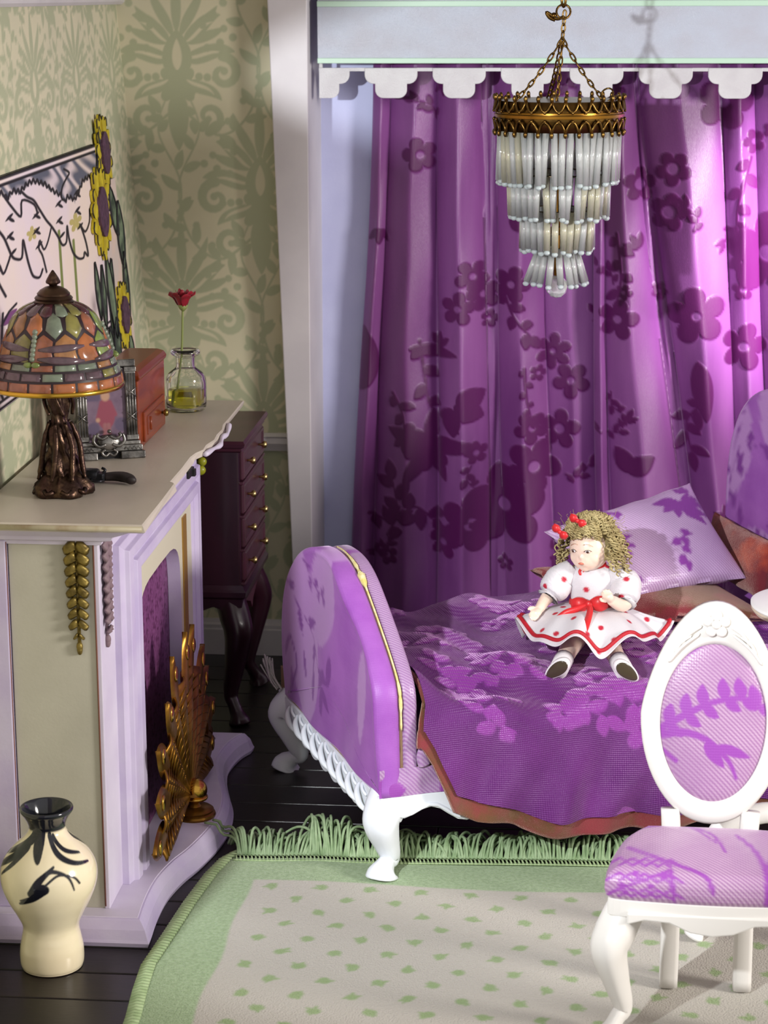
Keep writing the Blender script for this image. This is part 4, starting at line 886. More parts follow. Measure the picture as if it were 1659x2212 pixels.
def slab(outline, layers, n=140, m=34, centre=(.47, .45)):
    """outline: closed (v,z) loop; layers: (u, inset) from outer face to inner face"""
    P = [Vector((a, b, 0)) for a, b in outline]; Ls = [0]
    for a, b in zip(P, P[1:]+P[:1]): Ls.append(Ls[-1]+(b-a).length)
    Q = P+P[:1]; ss = np.linspace(0, Ls[-1], n, endpoint=False)
    v = np.interp(ss, Ls, [q.x for q in Q]); z = np.interp(ss, Ls, [q.y for q in Q])
    dv = np.gradient(np.r_[v[-1], v, v[0]])[1:-1]; dz = np.gradient(np.r_[z[-1], z, z[0]])[1:-1]; l = np.hypot(dv, dz)
    nv, nz = dz/l, -dv/l
    if ((v-centre[0])*nv+(z-centre[1])*nz).sum() < 0: nv, nz = -nv, -nz
    R = []
    def ring(u, ins, k):
        vv, zz = v-nv*ins, z-nz*ins
        return [(u, centre[0]+(a-centre[0])*k, centre[1]+(b-centre[1])*k) for a, b in zip(vv, zz)]
    u0, i0 = layers[0]; u1, i1 = layers[-1]
    for k in np.linspace(.02, 1, m): R.append(ring(u0, i0, k))
    for u, i in layers[1:-1]: R.append(ring(u, i, 1))
    for k in np.linspace(1, .02, m): R.append(ring(u1, i1, k))
    return MB().rings(R)
def archo(v0, v1, z0, zs, zt, pw=.88):
    c, h = (v0+v1)/2, (v1-v0)/2
    return [(v0, z0), (v0, (z0+zs)/2), (v0, zs)]+[(c-h*math.copysign(abs(math.cos(t))**pw, math.cos(t)), zs+(zt-zs)*abs(math.sin(t))**pw) for t in np.linspace(.06, PI-.06, 41)]+[(v1, zs), (v1, (z0+zs)/2), (v1, z0)]
def fab(mb, ax, seed, n, scale, box, kind='purple'):
    """damask blobs on a mesh, painted in the two given local axes"""
    A = np.array(mb.v); p = Paint(A[:, ax[0]], A[:, ax[1]], .006); q = Paint(A[:, ax[0]], A[:, ax[1]], .005); r = random.Random(seed)
    for k in range(n):
        x, y, a = r.uniform(box[0], box[1]), r.uniform(box[2], box[3]), r.uniform(0, 6.28)
        t = r.random()
        if t < .6:
            L = scale*r.uniform(.8, 1.5); p.leaf(x, y, L, L*.26, a, bend=r.uniform(-.2, .2)); q.stroke([(x, y), (x+L*.45*math.cos(a+.1), y+L*.45*math.sin(a+.1)), (x+L*.9*math.cos(a), y+L*.9*math.sin(a))], .003, .0015)
        else:
            pts = [(x, y), (x+scale*.6*math.cos(a), y+scale*.6*math.sin(a)), (x+scale*1.1*math.cos(a+.8), y+scale*1.1*math.sin(a+.8)), (x+scale*1.4*math.cos(a+1.6), y+scale*1.4*math.sin(a+1.6))]
            q.sprig(pts, 6, scale*.3, scale*.07, .004)
    return dict(pat=p.m, vein=q.m)
def armo(ins=0, z0=.268):
    P = [(-.035, .42), (-.035, .52), (-.025, .585), (.03, .645), (.12, .712), (.22, .780), (.31, .832), (.40, .860), (.50, .866), (.60, .852), (.71, .808), (.81, .745), (.885, .67), (.925, .59), (.940, .50), (.945, .40)]
    Q = [(q.x, q.y) for q in bez([(a, b, 0) for a, b in P], 4)]; c = (.45, .45)
    Q = [(-.035, z0), (-.035, (z0+.42)/2)]+Q+[(.945, (z0+.40)/2), (.945, z0)]
    return [(c[0]+(v-c[0])*(1-ins/.49), z0+(z-z0)*(1-ins/.60)) for v, z in Q]
oa = armo()
mb = slab(oa, [(-.024, .02), (-.026, .012), (-.018, 0), (.030, 0), (.042, .006), (.044, .014)])
mb.v = [(u-.02*max(0, z-.3)+.006*math.sin(v*14+z*9)*(1 if u < 0 else 0), v, z) for u, v, z in mb.v]
A_ = np.array(mb.v); pa, pv = Paint(A_[:, 1], A_[:, 2], .008), Paint(A_[:, 1], A_[:, 2], .005)
for q in ((.78, .86, .62, .20, -1.72), (.42, .88, .34, .13, -1.25), (.62, .60, .32, .10, -1.5), (.10, .66, .28, .05, -1.5), (.93, .60, .34, .07, -1.6)): pa.leaf(*q)
pv.sprig([(.88, .70), (.72, .62), (.60, .56), (.50, .44)], 5, .09, .018, .004); pv.sprig([(.66, .80), (.58, .74), (.50, .72)], 5, .05, .013, .003); pv.stroke(bez([(.86, .34, 0), (.80, .42, 0), (.84, .50, 0), (.90, .44, 0)], 6), .006)
for q in ((.40, .56, .12, .022, -1.2), (.47, .50, .10, .018, -.9), (.60, .36, .13, .016, 1.6), (.52, .34, .11, .016, 1.8), (.70, .40, .10, .014, 1.3)): pv.leaf(*q)
obj('arm_outer', mb, 'fabric_purple', sf, attrs=dict(pat=pa.m, vein=pv.m))
og = armo(.014)
mb = slab(og, [(.036, .02), (.038, .0), (.062, .0), (.064, .02)], m=4); mb.v = [(u-.02*max(0, z-.3), v, z) for u, v, z in mb.v]
obj('arm_gap', mb, 'raw_wood', sf)
# yellowed glue line that follows the gap
gl = [(v, z) for v, z in armo(.002) if z > .44 and v < .56][::2]
gp = bez([(.047-.02*max(0, z-.3), v, z) for v, z in gl], 3)
gr = random.Random(2)
obj('glue_line', MB().tube(gp, [.0028+.004*max(0, math.sin(i*.23))*gr.random()+(.006 if i in (31, 32, 33, 52, 53) else 0) for i in range(len(gp))], 6), 'glue_yellow', sf)
mb = slab(armo(.002), [(.054, .012), (.056, .004), (.062, 0), (.088, 0), (.096, .006), (.098, .016)])
mb.v = [(u-.02*max(0, z-.3), v, z) for u, v, z in mb.v]
obj('arm_inner', mb, 'fabric_lilac', sf, attrs=fab(mb, (1, 2), 8, 14, .2, (-.1, .95, .3, .9)))
mb = slab(archo(-.02, .985, .30, .78, 1.245, .7), [(1.560, .02), (1.558, .012), (1.566, 0), (1.60, 0), (1.61, .01), (1.612, .014), (1.62, .006), (1.64, 0), (1.68, 0), (1.69, .014)], centre=(.48, .7))
obj('head_end', mb, 'fabric_purple', sf, attrs=fab(mb, (1, 2), 15, 16, .26, (0, 1, .5, 1.25)))
# carved rails
def wav(x, n=1): return .5+.5*math.sin(x)
rail = [(-.02, .268), (1.62, .268)]+[(u, .212-.040*math.sin((u-.03)*PI/.52)**6-.014*math.cos((u-.05)*6*PI/.52)) for u in np.linspace(1.60, .0, 60)]
obj('front_rail', MB().prism(rail, -.032, .012), 'chaise_white', sf, smooth=False, bevel=.004)
obj('front_rail_bead', MB().tube([(u, -.034, .222-.040*math.sin((u-.03)*PI/.52)**6-.014*math.cos((u-.05)*6*PI/.52)) for u in np.linspace(.02, 1.58, 60)], .006, 7).tube(bez([(.34, -.032, .225), (.36, -.040, .235), (.38, -.036, .222), (.40, -.036, .23)], 4), .008, 7), 'chaise_white', sf)
sr = [(-.02, .268), (1.03, .268)]+[(v, .198-.016*abs(math.sin((v-.05)*PI/.105))-.022*math.sin((v)*PI/1.0)) for v in np.linspace(1.0, .0, 90)]
side = obj('side_rail', MB().prism(sr, -.022, .02, 'yz'), 'chaise_white', sf, smooth=False, bevel=.004)
for k in range(9):
    v = .10+k*.092
    obj('carved_leaf', MB().tube(bez([(-.022, v+.06, .250), (-.036, v+.035, .232), (-.038, v+.005, .208), (-.026, v-.02, .19)], 5), [.003]+[.004+.006*math.sin(PI*i/14) for i in range(14)]+[.003], 8, flat=1), 'chaise_white', side)
    obj('carved_leaf', MB().tube(bez([(-.022, v+.03, .262), (-.030, v+.0, .25), (-.026, v-.025, .24)], 4), [.002]+[.0045]*7+[.002], 7), 'chaise_white', side)
obj('back_rail', MB().box(-.02, 1.62, .99, 1.03, .19, .268), 'chaise_white', sf, smooth=False, bevel=.005)
obj('side_rail', MB().box(1.60, 1.64, -.02, 1.03, .19, .268), 'chaise_white', sf, smooth=False, bevel=.005)
mb = MB(); V_, F_, _, _ = grid(lambda a, b: (a, -.034+.004*np.sin(a*40)*np.sin(b*60), b), np.linspace(-.022, 1.6, 220), np.linspace(.268, .352, 16)); mb.add(V_, F_)
obj('seat_band', mb, 'fabric_lilac', sf, attrs=fab(mb, (0, 2), 21, 40, .09, (0, 1.6, .25, .36)), fix=False)
obj('seat_box', MB().box(-.015, 1.62, -.03, 1.02, .268, .35), 'raw_wood', sf, smooth=False)
def superq(x0, x1, y0, y1, z0, z1, e=.35, n=48, m=18):
    c = ((x0+x1)/2, (y0+y1)/2, (z0+z1)/2); h = ((x1-x0)/2, (y1-y0)/2, (z1-z0)/2); sg = lambda w, p: math.copysign(abs(w)**p, w); R = []
    for i in range(m+1):
        f = -PI/2+PI*(i+.03)/(m+.06); R.append([(c[0]+h[0]*sg(math.cos(f), e)*sg(math.cos(t), .2), c[1]+h[1]*sg(math.cos(f), e)*sg(math.sin(t), .2), c[2]+h[2]*sg(math.sin(f), .7)) for t in np.linspace(0, 2*PI, n, endpoint=False)])
    return MB().rings(R)
mb = superq(.105, 1.55, .03, .975, .345, .462)
obj('cushion', mb, 'fabric_lilac', sf, attrs=fab(mb, (0, 1), 31, 30, .2, (0, 1.5, 0, 1)))
obj('cushion_fold', MB().tube(bez([(.112, -.038, .355), (.106, -.040, .385), (.120, -.042, .415), (.145, -.042, .405), (.170, -.040, .37), (.19, -.038, .352)], 6), .009, 8, flat=2.2), 'fabric_lilac', sf)
tf = MB(); r3 = random.Random(5)
for k in range(26):
    a = r3.uniform(-.3, .5); b = Vector((-.03+r3.uniform(-.012, .008), .99+r3.uniform(-.02, .02), .285)); tf.tube(bez([b, b+Vector((-.015, .03, .03)), b+Vector((-.025+a*.03, .05+r3.uniform(0, .02), .075+r3.uniform(-.02, .02)))], 4), .0025, 4)
obj('frayed_edge', tf, 'thread_grey', sf, kind='stuff')

# ================================================================ throw blanket
mat('throw_velvet', S(100, 33, 112), .45, col2=S(92, 26, 104), nscale=10, attrs=[('pat', S(134, 50, 146), .24, 1.0)], sheen=.35, sheen_col=(1, .62, 1, 1), bump=.5, bscale=420, weave=.9, weave_s=(1050, 1050))
mat('fleece', S(132, 56, 62), .9, col2=S(104, 72, 48), nscale=9, bump=.9, bscale=420, sheen=.9, spec=.1, sheen_col=(1, .7, .6, 1), lohi=(.42, .62))
mat('fleece_red', S(118, 46, 54), .9, col2=S(190, 82, 58), nscale=7, bump=.9, bscale=420, sheen=.8, spec=.1, sheen_col=(1, .7, .6, 1), lohi=(.5, .66))
tb = root('throw_blanket', 'purple velvet throw with reddish fleece lining draped over the chaise seat', 'blanket', SO+Vector((0, 0, .5)), SA)
zbx = [.06, .10, .135, .167, .203, .28, .367, .513, .68, .839, 1.1, 1.45]; zbz = [.57, .53, .47, .41, .345, .31, .288, .256, .24, .23, .235, .235]
def drape(Uu, Bb, off=0, ext=0, uext=0):
    """Uu: along the seat, Bb 0..1 from back edge to hem"""
    drop = np.interp(Uu, zbx, [max(.0, .515-q) for q in zbz])+ext
    S0 = 1.030; Rr = .082; Lt = S0+Rr*PI/2-.06+drop; s = Bb*Lt
    v = np.where(s < S0-.06, .985-s, 0); arc = np.clip((s-(S0-.06))/Rr, 0, PI/2)
    v = np.where(s >= S0-.06, .985-(S0-.06)-Rr*np.sin(arc), v)
    dn = np.clip(s-(S0-.06)-Rr*PI/2, 0, None); z = np.where(s >= S0-.06, -Rr*(1-np.cos(arc)), 0)-dn
    fl_ = np.clip(dn/.25, 0, 1)
    wr = .017*np.sin(Uu*9+v*9+2*np.sin(v*4))+.013*np.sin(Uu*19-v*11+1)+.006*np.sin(v*17+Uu*9)+.003*np.sin(Uu*43+v*25)+.014*np.exp(-((Uu-.45*(1-v)-.12)/.05)**2)+.012*np.exp(-((Uu-.85*(1-v)-.10)/.06)**2)*(v < .7)
    wr = wr*(1-.92*np.exp(-((Uu-.84)/.24)**2-((v-.22)/.26)**2))
    z = z+.528-.02*np.clip((.25-v)/.25, 0, 1)+wr*(1-fl_*.7)+.07*np.exp(-((Uu-.10)/.09)**2)*np.exp(-((v-.10)/.28)**2)
    v = v-(.030+.028*np.sin(Uu*17+1-dn*9)+.014*np.sin(Uu*33+dn*14))*fl_-.010*(dn > 0)*np.clip(ext*10, 0, 1)
    kk = np.clip((v+.080)/.040, 0, 1); kk = kk*kk*(3-2*kk); wr_u = (Uu-.02*fl_)*(1-kk)+np.maximum(Uu, .108+.1*(Uu-.06))*kk
    return wr_u, v+off*np.where(s > S0, 1, 0), z-off*np.where(s > S0, 0, 1)*.8
us = np.linspace(.094, 1.44, 300); bs = np.linspace(0, 1, 300)
V, F, U, W_ = grid(lambda a, b: drape(a, b), us, bs)
p = Paint(U, W_*1.4, .006); r = random.Random(17)
for k in range(60):
    x, y, a = r.uniform(.1, 1.4), r.uniform(0, 1.4), r.uniform(0, 6.28)
    if r.random() < .5: p.flower(x, y, r.uniform(.04, .075), 5, a, .2)
    else: p.sprig([(x, y), (x+.08*math.cos(a), y+.08*math.sin(a)), (x+.15*math.cos(a+.6), y+.15*math.sin(a+.6))], 6, .07, .022)
V[:, 2] += .004*p.m-.5
obj('velvet_top', (V, F), 'throw_velvet', tb, attrs={'pat': p.m}, fix=False)
V, F, U, W_ = grid(lambda a, b: drape(a, b, .023, .052), np.linspace(.086, 1.45, 140), np.linspace(.0, 1, 150)); V[:, 2] -= .5
o = obj('fleece_lining', (V, F), 'fleece', tb, fix=False); md = o.modifiers.new('s', 'SOLIDIFY'); md.thickness = .012; md.offset = 0

# ================================================================ pillows
mat('fabric_pillow', S(214, 188, 220), .3, col2=S(200, 172, 208), nscale=7, attrs=[('pat', S(138, 62, 156), .5)], sheen=.25, sheen_col=(1, .85, 1, 1), bump=.14, bscale=260, weave=.5, weave_s=(1000, 900), rib=(900, S(180, 144, 188)))
def pillow(name, label, corners, th, m, seed=None, group=None, n=60, ex_=.42):
    c = [Vector(loc(*q)) for q in corners]; cen = sum(c, Vector())/4; ex = ((c[1]+c[2])-(c[0]+c[3])).normalized(); nz = ex.cross(((c[2]+c[3])-(c[0]+c[1]))).normalized()
    pq = np.linspace(-1, 1, n); A, B = np.meshgrid(pq, pq)
    V, F = [], []
    for sgn in (1, -1):
        for i in range(n):
            for j in range(n):
                a, b = A[i, j], B[i, j]; a2 = a*(1-.07*(1-b*b)*abs(a)**4); b2 = b*(1-.07*(1-a*a)*abs(b)**4)
                s_, t_ = (a2+1)/2, (b2+1)/2; P = c[0]*(1-s_)*(1-t_)+c[1]*s_*(1-t_)+c[2]*s_*t_+c[3]*(1-s_)*t_
                h = th*(max(0, 1-a*a)*max(0, 1-b*b))**ex_*(1+.05*math.sin(a*5+b*3)); rip = .004*math.sin(13*a)*max(0, abs(b)-.6)*2
                V.append(tuple(P+nz*(sgn*(h+rip)+.0006*sgn)-cen))
    idx = np.arange(n*n).reshape(n, n)
    q = np.stack([idx[:-1, :-1], idx[:-1, 1:], idx[1:, 1:], idx[1:, :-1]], -1).reshape(-1, 4); F = [tuple(x) for x in q]+[tuple(x+n*n)[::-1] for x in q]
    bnd = list(idx[0])+list(idx[1:, -1])+list(idx[-1, -2::-1])+list(idx[-2:0:-1, 0])
    F += [(bnd[i], bnd[(i+1) % len(bnd)], bnd[(i+1) % len(bnd)]+n*n, bnd[i]+n*n) for i in range(len(bnd))]
    p = Paint(np.r_[A.ravel(), A.ravel()]*.3, np.r_[B.ravel(), B.ravel()]*.2, .006)
    if seed:
        r = random.Random(seed)
        for k in range(9):
            x, y, a = r.uniform(-.3, .3), r.uniform(-.2, .2), r.uniform(0, 6.28)
            if r.random() < .5:
                for j in range(4): p.leaf(x, y, .10, .02, a+j*.55, bend=.15)
            else: p.sprig([(x, y), (x+.06*math.cos(a), y+.06*math.sin(a)), (x+.12*math.cos(a+.6), y+.12*math.sin(a+.6))], 5, .05, .016)
    o = obj(name, (V, F), m, attrs={'pat': p.m}); o.location = cen
    return setp(o, label=label, category='pillow', group=group)
pillow('satin_pillow', 'shiny lilac damask pillow leaning behind the doll', [(.955, .53, .612), (1.451, .60, .625), (1.384, .90, .885), (.837, .85, .772)], .072, 'fabric_pillow', 6)
pillow('fleece_pillow', 'brownish red fleece pillow lying flat under the lilac pillow', [(.96, .50, .568), (1.40, .34, .562), (1.405, .84, .572), (.79, .86, .645)], .044, 'fleece', ex_=.30)
pillow('fleece_pillow', 'orange and red fleece pillow propped against the chaise head end', [(1.472, .52, .565), (1.468, .94, .572), (1.508, .95, .765), (1.512, .52, .755)], .042, 'fleece_red', ex_=.34)

# ================================================================ doll
mat('porcelain', S(236, 208, 190), .28, sss=.15, coat=.25)
mat('doll_hair', S(186, 170, 122), .55, col2=S(148, 130, 86), nscale=30)
mat('dress_cotton', S(216, 211, 215), .7, attrs=[('dot', S(186, 36, 58), .6)], bump=.3, bscale=500)
mat('red_ribbon', S(206, 40, 44), .38, sheen=.2, bump=.1, bscale=300)
mat('red_cord', S(178, 24, 38), .5, bump=.4, bscale=400)
mat('sock_white', S(226, 220, 222), .3, coat=.3)
mat('sole_dark', S(66, 56, 40), .25, coat=.4)
mat('eye_brown', S(70, 48, 40), .2); mat('lip_pink', S(206, 120, 100), .35); mat('brow', S(196, 160, 134), .6); mat('blush', S(232, 190, 170), .4)
dl_o = loc(.815, .33, .532)+Vector((-.028, 0, 0))
do = root('porcelain_doll', 'small porcelain doll in white dress with red dots sitting on the throw', 'doll', dl_o, math.radians(-6)); do.scale = (1.11, 1.11, 1.11)
HM = Matrix.Translation((-.010, -.012, .285)) @ Matrix.Rotation(math.radians(-20), 4, 'Z') @ Matrix.Rotation(math.radians(3), 4, 'X') @ Matrix.Rotation(math.radians(-4), 4, 'Y')
body = MB()
k0 = len(body.v); body.sphere((0, 0, 0), .058, (.95, .97, 1.10), 28, 20); body.sphere((0, -.018, -.022), .045, (1.0, .85, .85), 20, 14)
for s in (-1, 1): body.sphere((s*.022, -.032, -.018), .022, (1, .8, 1), 14, 10); body.sphere((s*.055, .004, -.006), .012, (.5, 1, 1.3), 10, 8)
body.sphere((0, -.052, -.012), .009, (.85, 1, .9), 12, 8); body.sphere((0, -.037, -.046), .015, (1, .8, .8), 12, 8); body.sphere((0, -.052, -.031), .0075, (1.5, .7, .7), 10, 8); body.xf(HM, k0)
body.tube([(-.006, -.004, .245), (0, 0, .20)], [.024, .028], 14)
body.tube([(0, .005, .23), (0, .008, .19), (0, .008, .12), (0, .006, .05), (0, 0, .02)], [.035, .055, .048, .062, .05], 16)
def arm(P, r): body.tube(bez(P, 4), list(np.interp(np.linspace(0, 1, (len(P)-1)*4+1), np.linspace(0, 1, len(r)), r)), 12)
hands = [((-.138, -.088, .122), Vector((-.35, -.80, -.30)).normalized()), ((.060, -.115, .168), Vector((-.35, -.6, .72)).normalized())]
arm([(-.062, .005, .205), (-.098, -.004, .165), (-.124, -.045, .142), (-.138, -.088, .122)], [.024, .022, .018, .013])
arm([(.062, .005, .205), (.100, -.006, .160), (.088, -.06, .140), (.060, -.115, .168)], [.024, .022, .02, .014])
for (h, d), s in zip(hands, (1, -1)):
    d = Vector(d); sd = d.cross(Vector((0, -1, .2))).normalized(); h = Vector(h)
    nn = sd.cross(d).normalized()
    body.tube([h-d*.008, h+d*.014, h+d*.024], [.012, .0155, .013], 12, flat=.75)
    for j, (o_, L) in enumerate(((-1.5, .020), (-.5, .025), (.5, .024), (1.5, .018))):
        b = h+d*.020+sd*(o_*.0068); body.tube([b, b+d*L*.55+nn*.002, b+d*L-nn*.004], [.0048, .0044, .0032], 8)
    b = h+d*.004+sd*(s*.013); body.tube([b, b+d*.012+sd*(s*.009), b+d*.022+sd*(s*.009)], [.0052, .005, .0036], 8)
def leg(P, r): body.tube(bez(P, 5), list(np.interp(np.linspace(0, 1, (len(P)-1)*5+1), np.linspace(0, 1, len(r)), r)), 14)
LEG = [[(-.038, 0, .038), (-.046, -.10, .034), (-.052, -.195, .026), (-.060, -.265, .014)], [(.040, 0, .038), (.060, -.10, .034), (.086, -.18, .024), (.112, -.255, .014)]]
for P in LEG: leg(P, [.036, .032, .026, .022, .02])
bo = obj('body', body, 'porcelain', do)
md = bo.modifiers.new('r', 'REMESH'); md.mode = 'VOXEL'; md.voxel_size = .0026; md.use_smooth_shade = True
md = bo.modifiers.new('s', 'SMOOTH'); md.factor = .5; md.iterations = 4
def onface(x, z, dy=0):
    y = -.057*math.sqrt(max(0, 1-(x/.056)**2-((z)/.066)**2)); return Vector((x, y+dy, z))
for s in (-1, 1):
    e = MB().sphere((0, 0, 0), .0066, (1, .35, .60), 14, 10); e.xf(HM @ Matrix.Translation(onface(s*.021, .004, -.003)) @ Matrix.Rotation(s*.38, 4, 'Z'))
    ey = obj('eye', e, 'sock_white', do)
    e = MB().sphere((0, -.0026, 0), .0040, (1, .4, 1), 12, 8); e.xf(HM @ Matrix.Translation(onface(s*.021, .004, -.003)) @ Matrix.Rotation(s*.38, 4, 'Z'))
    obj('iris', e, 'eye_brown', ey)
    obj('eyelid', MB().tube([HM @ onface(s*(.021+t*.010), .004+.0048*(1-t*t), -.0040) for t in np.linspace(-1, 1, 7)], .0008, 5), 'eye_brown', ey)
    obj('eyebrow', MB().tube([HM @ onface(s*(.021+t*.012), .0195+.004*(1-t*t)-.0028*t, -.003) for t in np.linspace(-1, 1, 7)], .0008, 5), 'brow', do)
obj('mouth', MB().add(*(lambda m: (m.v, m.f))(MB().sphere((0, 0, 0), .0082, (1, .5, .42), 12, 8).xf(HM @ Matrix.Translation((0, -.0585, -.030))))), 'lip_pink', do)
# curly hair
hb = MB(); hr = random.Random(23)
cap = []
for i in range(15):
    f = PI*.62*i/14; cap.append([HM @ Vector(((.061+.003*math.sin(5*t+i))*math.sin(f+.02)*math.cos(t), .014+(.060 if math.sin(t) > 0 else .056)*math.sin(f+.02)*math.sin(t)+.012*(math.sin(t) > 0)*math.sin(f), .014+.068*math.cos(f)-(.028 if math.sin(t) > -.55 else -.004)*math.sin(f)**4)) for t in np.linspace(0, 2*PI, 36, endpoint=False)])
hb.rings(cap)
n_c = 0
while n_c < 330:
    t = hr.uniform(0, 2*PI); f = hr.uniform(.0, 2.0)
    face = math.sin(t) < -.45 and f > 1.0
    if face and (f < 1.15 or not (abs(math.cos(t)) > .86)): continue
    n_c += 1
    st_ = Vector((.064*math.sin(f)*math.cos(t), .010+.062*math.sin(f)*math.sin(t), .014+.070*math.cos(f)))
    out = Vector((math.cos(t)*math.sin(f), math.sin(t)*math.sin(f), math.cos(f)*.6)).normalized()
    L = hr.uniform(.035, .085) if f > .7 else hr.uniform(.025, .045); P = []
    tang = Vector((-math.sin(t), math.cos(t), 0)); turns = hr.uniform(2.5, 4.5); rad = hr.uniform(.004, .0075); ph = hr.uniform(0, 6.28)
    down = Vector((math.cos(t)*.55, math.sin(t)*.55, -1 if f > .5 else -.35)).normalized()
    lim = .030 if math.sin(t) < -.3 and f > .9 else 1
    L = min(L, .05) if lim < 1 else L
    if math.sin(t) < -.35 and f <= 1.0: L = min(L, .024); rad *= .8
    for k in range(17):
        q = k/16; c = st_+out*(.004+.010*math.sin(PI*min(1, q*.9)))+down*(L*q); a = ph+turns*2*PI*q
        P.append(HM @ (c+out*(rad*math.cos(a))+tang*(rad*math.sin(a))))
    hb.tube(P, .0024, 4)
for k in range(110):   # fringe over the brow
    t = -PI/2+hr.uniform(-1.0, 1.0); f = hr.uniform(.25, .98)
    st_ = Vector((.060*math.sin(f)*math.cos(t), .008+.062*math.sin(f)*math.sin(t), .016+.066*math.cos(f))); out = Vector((math.cos(t)*math.sin(f), math.sin(t)*math.sin(f), math.cos(f))).normalized()
    dn_ = Vector((math.cos(t)*math.cos(f)+hr.gauss(0, .3), math.sin(t)*math.cos(f), -math.sin(f))).normalized(); tg = out.cross(dn_); ph = hr.uniform(0, 6.28); L = hr.uniform(.014, .026)
    hb.tube([HM @ (st_+dn_*(L*q)+out*(.003+.0045*math.cos(ph+q*13))+tg*(.005*math.sin(ph+q*13))) for q in np.linspace(0, 1, 13)], .0022, 4)
for k in range(40):   # flyaway strands
    t = hr.uniform(0, 6.28); st_ = Vector((.06*math.cos(t), .01+.06*math.sin(t), .05)); d = Vector((math.cos(t), abs(math.sin(t))*.6, hr.uniform(-.4, .9))).normalized()
    hb.tube([HM @ (st_+d*(.05*q*hr.uniform(.7, 1.2))+Vector((0, 0, .012*math.sin(q*5+t)))) for q in np.linspace(0, 1, 7)], .0006, 3)
obj('hair', hb, 'doll_hair', do, kind='stuff')
def bow(c, M, s, name, m, tails=True):
    mb = MB(); C = Vector(c)
    for sg in (-1, 1):
        R = []
        for q in np.linspace(0, 1, 9):
            hgt = .25+.75*math.sin(PI*min(1, q*.72+.08)); dep = .20*math.sin(PI*q); x = sg*q
            R.append([(x*s, (-dep)*s, .42*hgt*s), (x*s, (-dep-.05)*s, 0), (x*s, -dep*s, -.42*hgt*s), (x*s, (dep)*s, -.40*hgt*s), (x*s, (dep+.05)*s, 0), (x*s, dep*s, .40*hgt*s)])
        mb.rings(R)
    mb.sphere((0, -.12*s, 0), .22*s, (1, .8, 1.1), 10, 8)
    if tails:
        for pts in (((0, -.1, 0), (-.6, -.35, -.15), (-1.3, -.42, -.32), (-1.9, -.40, -.75)), ((0, -.1, 0), (.10, -.8, -.20), (.0, -1.7, -.55), (-.25, -2.5, -1.1))):
            P = bez([Vector(q)*s for q in pts], 6); wv_ = Vector((0, 0, .20*s)) if pts[1][0] < -.3 else Vector((.20*s, 0, 0)); th_ = Vector((0, -.05*s, .02*s))
            mb.rings([[q-wv_*(.7+.4*i/len(P))-th_, q+wv_*(.7+.4*i/len(P))-th_, q+wv_*(.7+.4*i/len(P))+th_, q-wv_*(.7+.4*i/len(P))+th_] for i, q in enumerate(P)])
    mb.xf(Matrix.Translation(C) @ M)
    return obj(name, mb, m, do)
bow((-.040, -.050, .368), HM.to_3x3().to_4x4() @ Matrix.Rotation(.5, 4, 'Y'), .026, 'hair_bow', 'red_ribbon', False)
bow((-.088, -.050, .335), HM.to_3x3().to_4x4() @ Matrix.Rotation(.7, 4, 'Y'), .026, 'hair_bow', 'red_ribbon', False)
# dress
def dots(mb, f, n, seed, r0=.0085):
    A = np.array(mb.v); r = random.Random(seed); m = np.zeros(len(A)); C = []
    for k in range(n*6):
        c = A[r.randrange(len(A))]
        if len(C) < n and all(np.linalg.norm(c-q) > .050 for q in C): C.append(c)
    for c in C: m = np.maximum(m, np.clip((r0-np.linalg.norm(A-c, axis=1))/.0025+.5, 0, 1))
    return {'dot': m}
bd = MB().rings([[(r_*1.12*math.cos(t), .006+r_*.92*math.sin(t), z) for t in np.linspace(0, 2*PI, 110, endpoint=False)] for i, (r_, z) in enumerate([(q.x, q.y) for q in bez([(a, b, 0) for a, b in [(.053, .118), (.053, .125), (.057, .15), (.062, .18), (.060, .205), (.046, .226), (.034, .234), (.030, .236)]], 6)])], cap=False)
obj('bodice', bd, 'dress_cotton', do, attrs=dots(bd, lambda A: (A[:, 0], A[:, 2]), 9, 3), fix=True)
NT = 320
def skirt(t, q):
    ruf = .020*math.sin(7*t+1.2)+.014*math.sin(11*t+.4)
    c, s = math.cos(t), math.sin(t)
    rx = .058+(.150+.5*ruf)*q**.85; ry = .052+(.07+.115*min(1, max(0, -s)*1.5))*q**.85
    x = rx*c; y = .006+ry*s+(-.012*q if s < 0 else 0); z = .120-.108*q**1.3+(ruf+.034*abs(c)**2)*q**2+.030*math.sin(PI*q)**1.2*max(0, -s)+.058*q*q*max(0, -s)
    return (x, y, max(z, .004+.004*math.sin(9*t)))
sk = MB().rings([[skirt(2*PI*j/NT, q) for j in range(NT)] for q in np.linspace(0, 1, 70)], cap=False)
so = obj('skirt', sk, 'dress_cotton', do, attrs=dots(sk, lambda A: (A[:, 0], A[:, 2]+A[:, 1]*.6), 34, 5), fix=False)
md = so.modifiers.new('s', 'SOLIDIFY'); md.thickness = .0025
hem = [skirt(2*PI*j/NT, .90) for j in range(NT+2)]
obj('hem_cord', MB().tube([(x*1.012, y-.003, z+.004) for x, y, z in hem], .0058, 7, cap=False), 'red_cord', do)
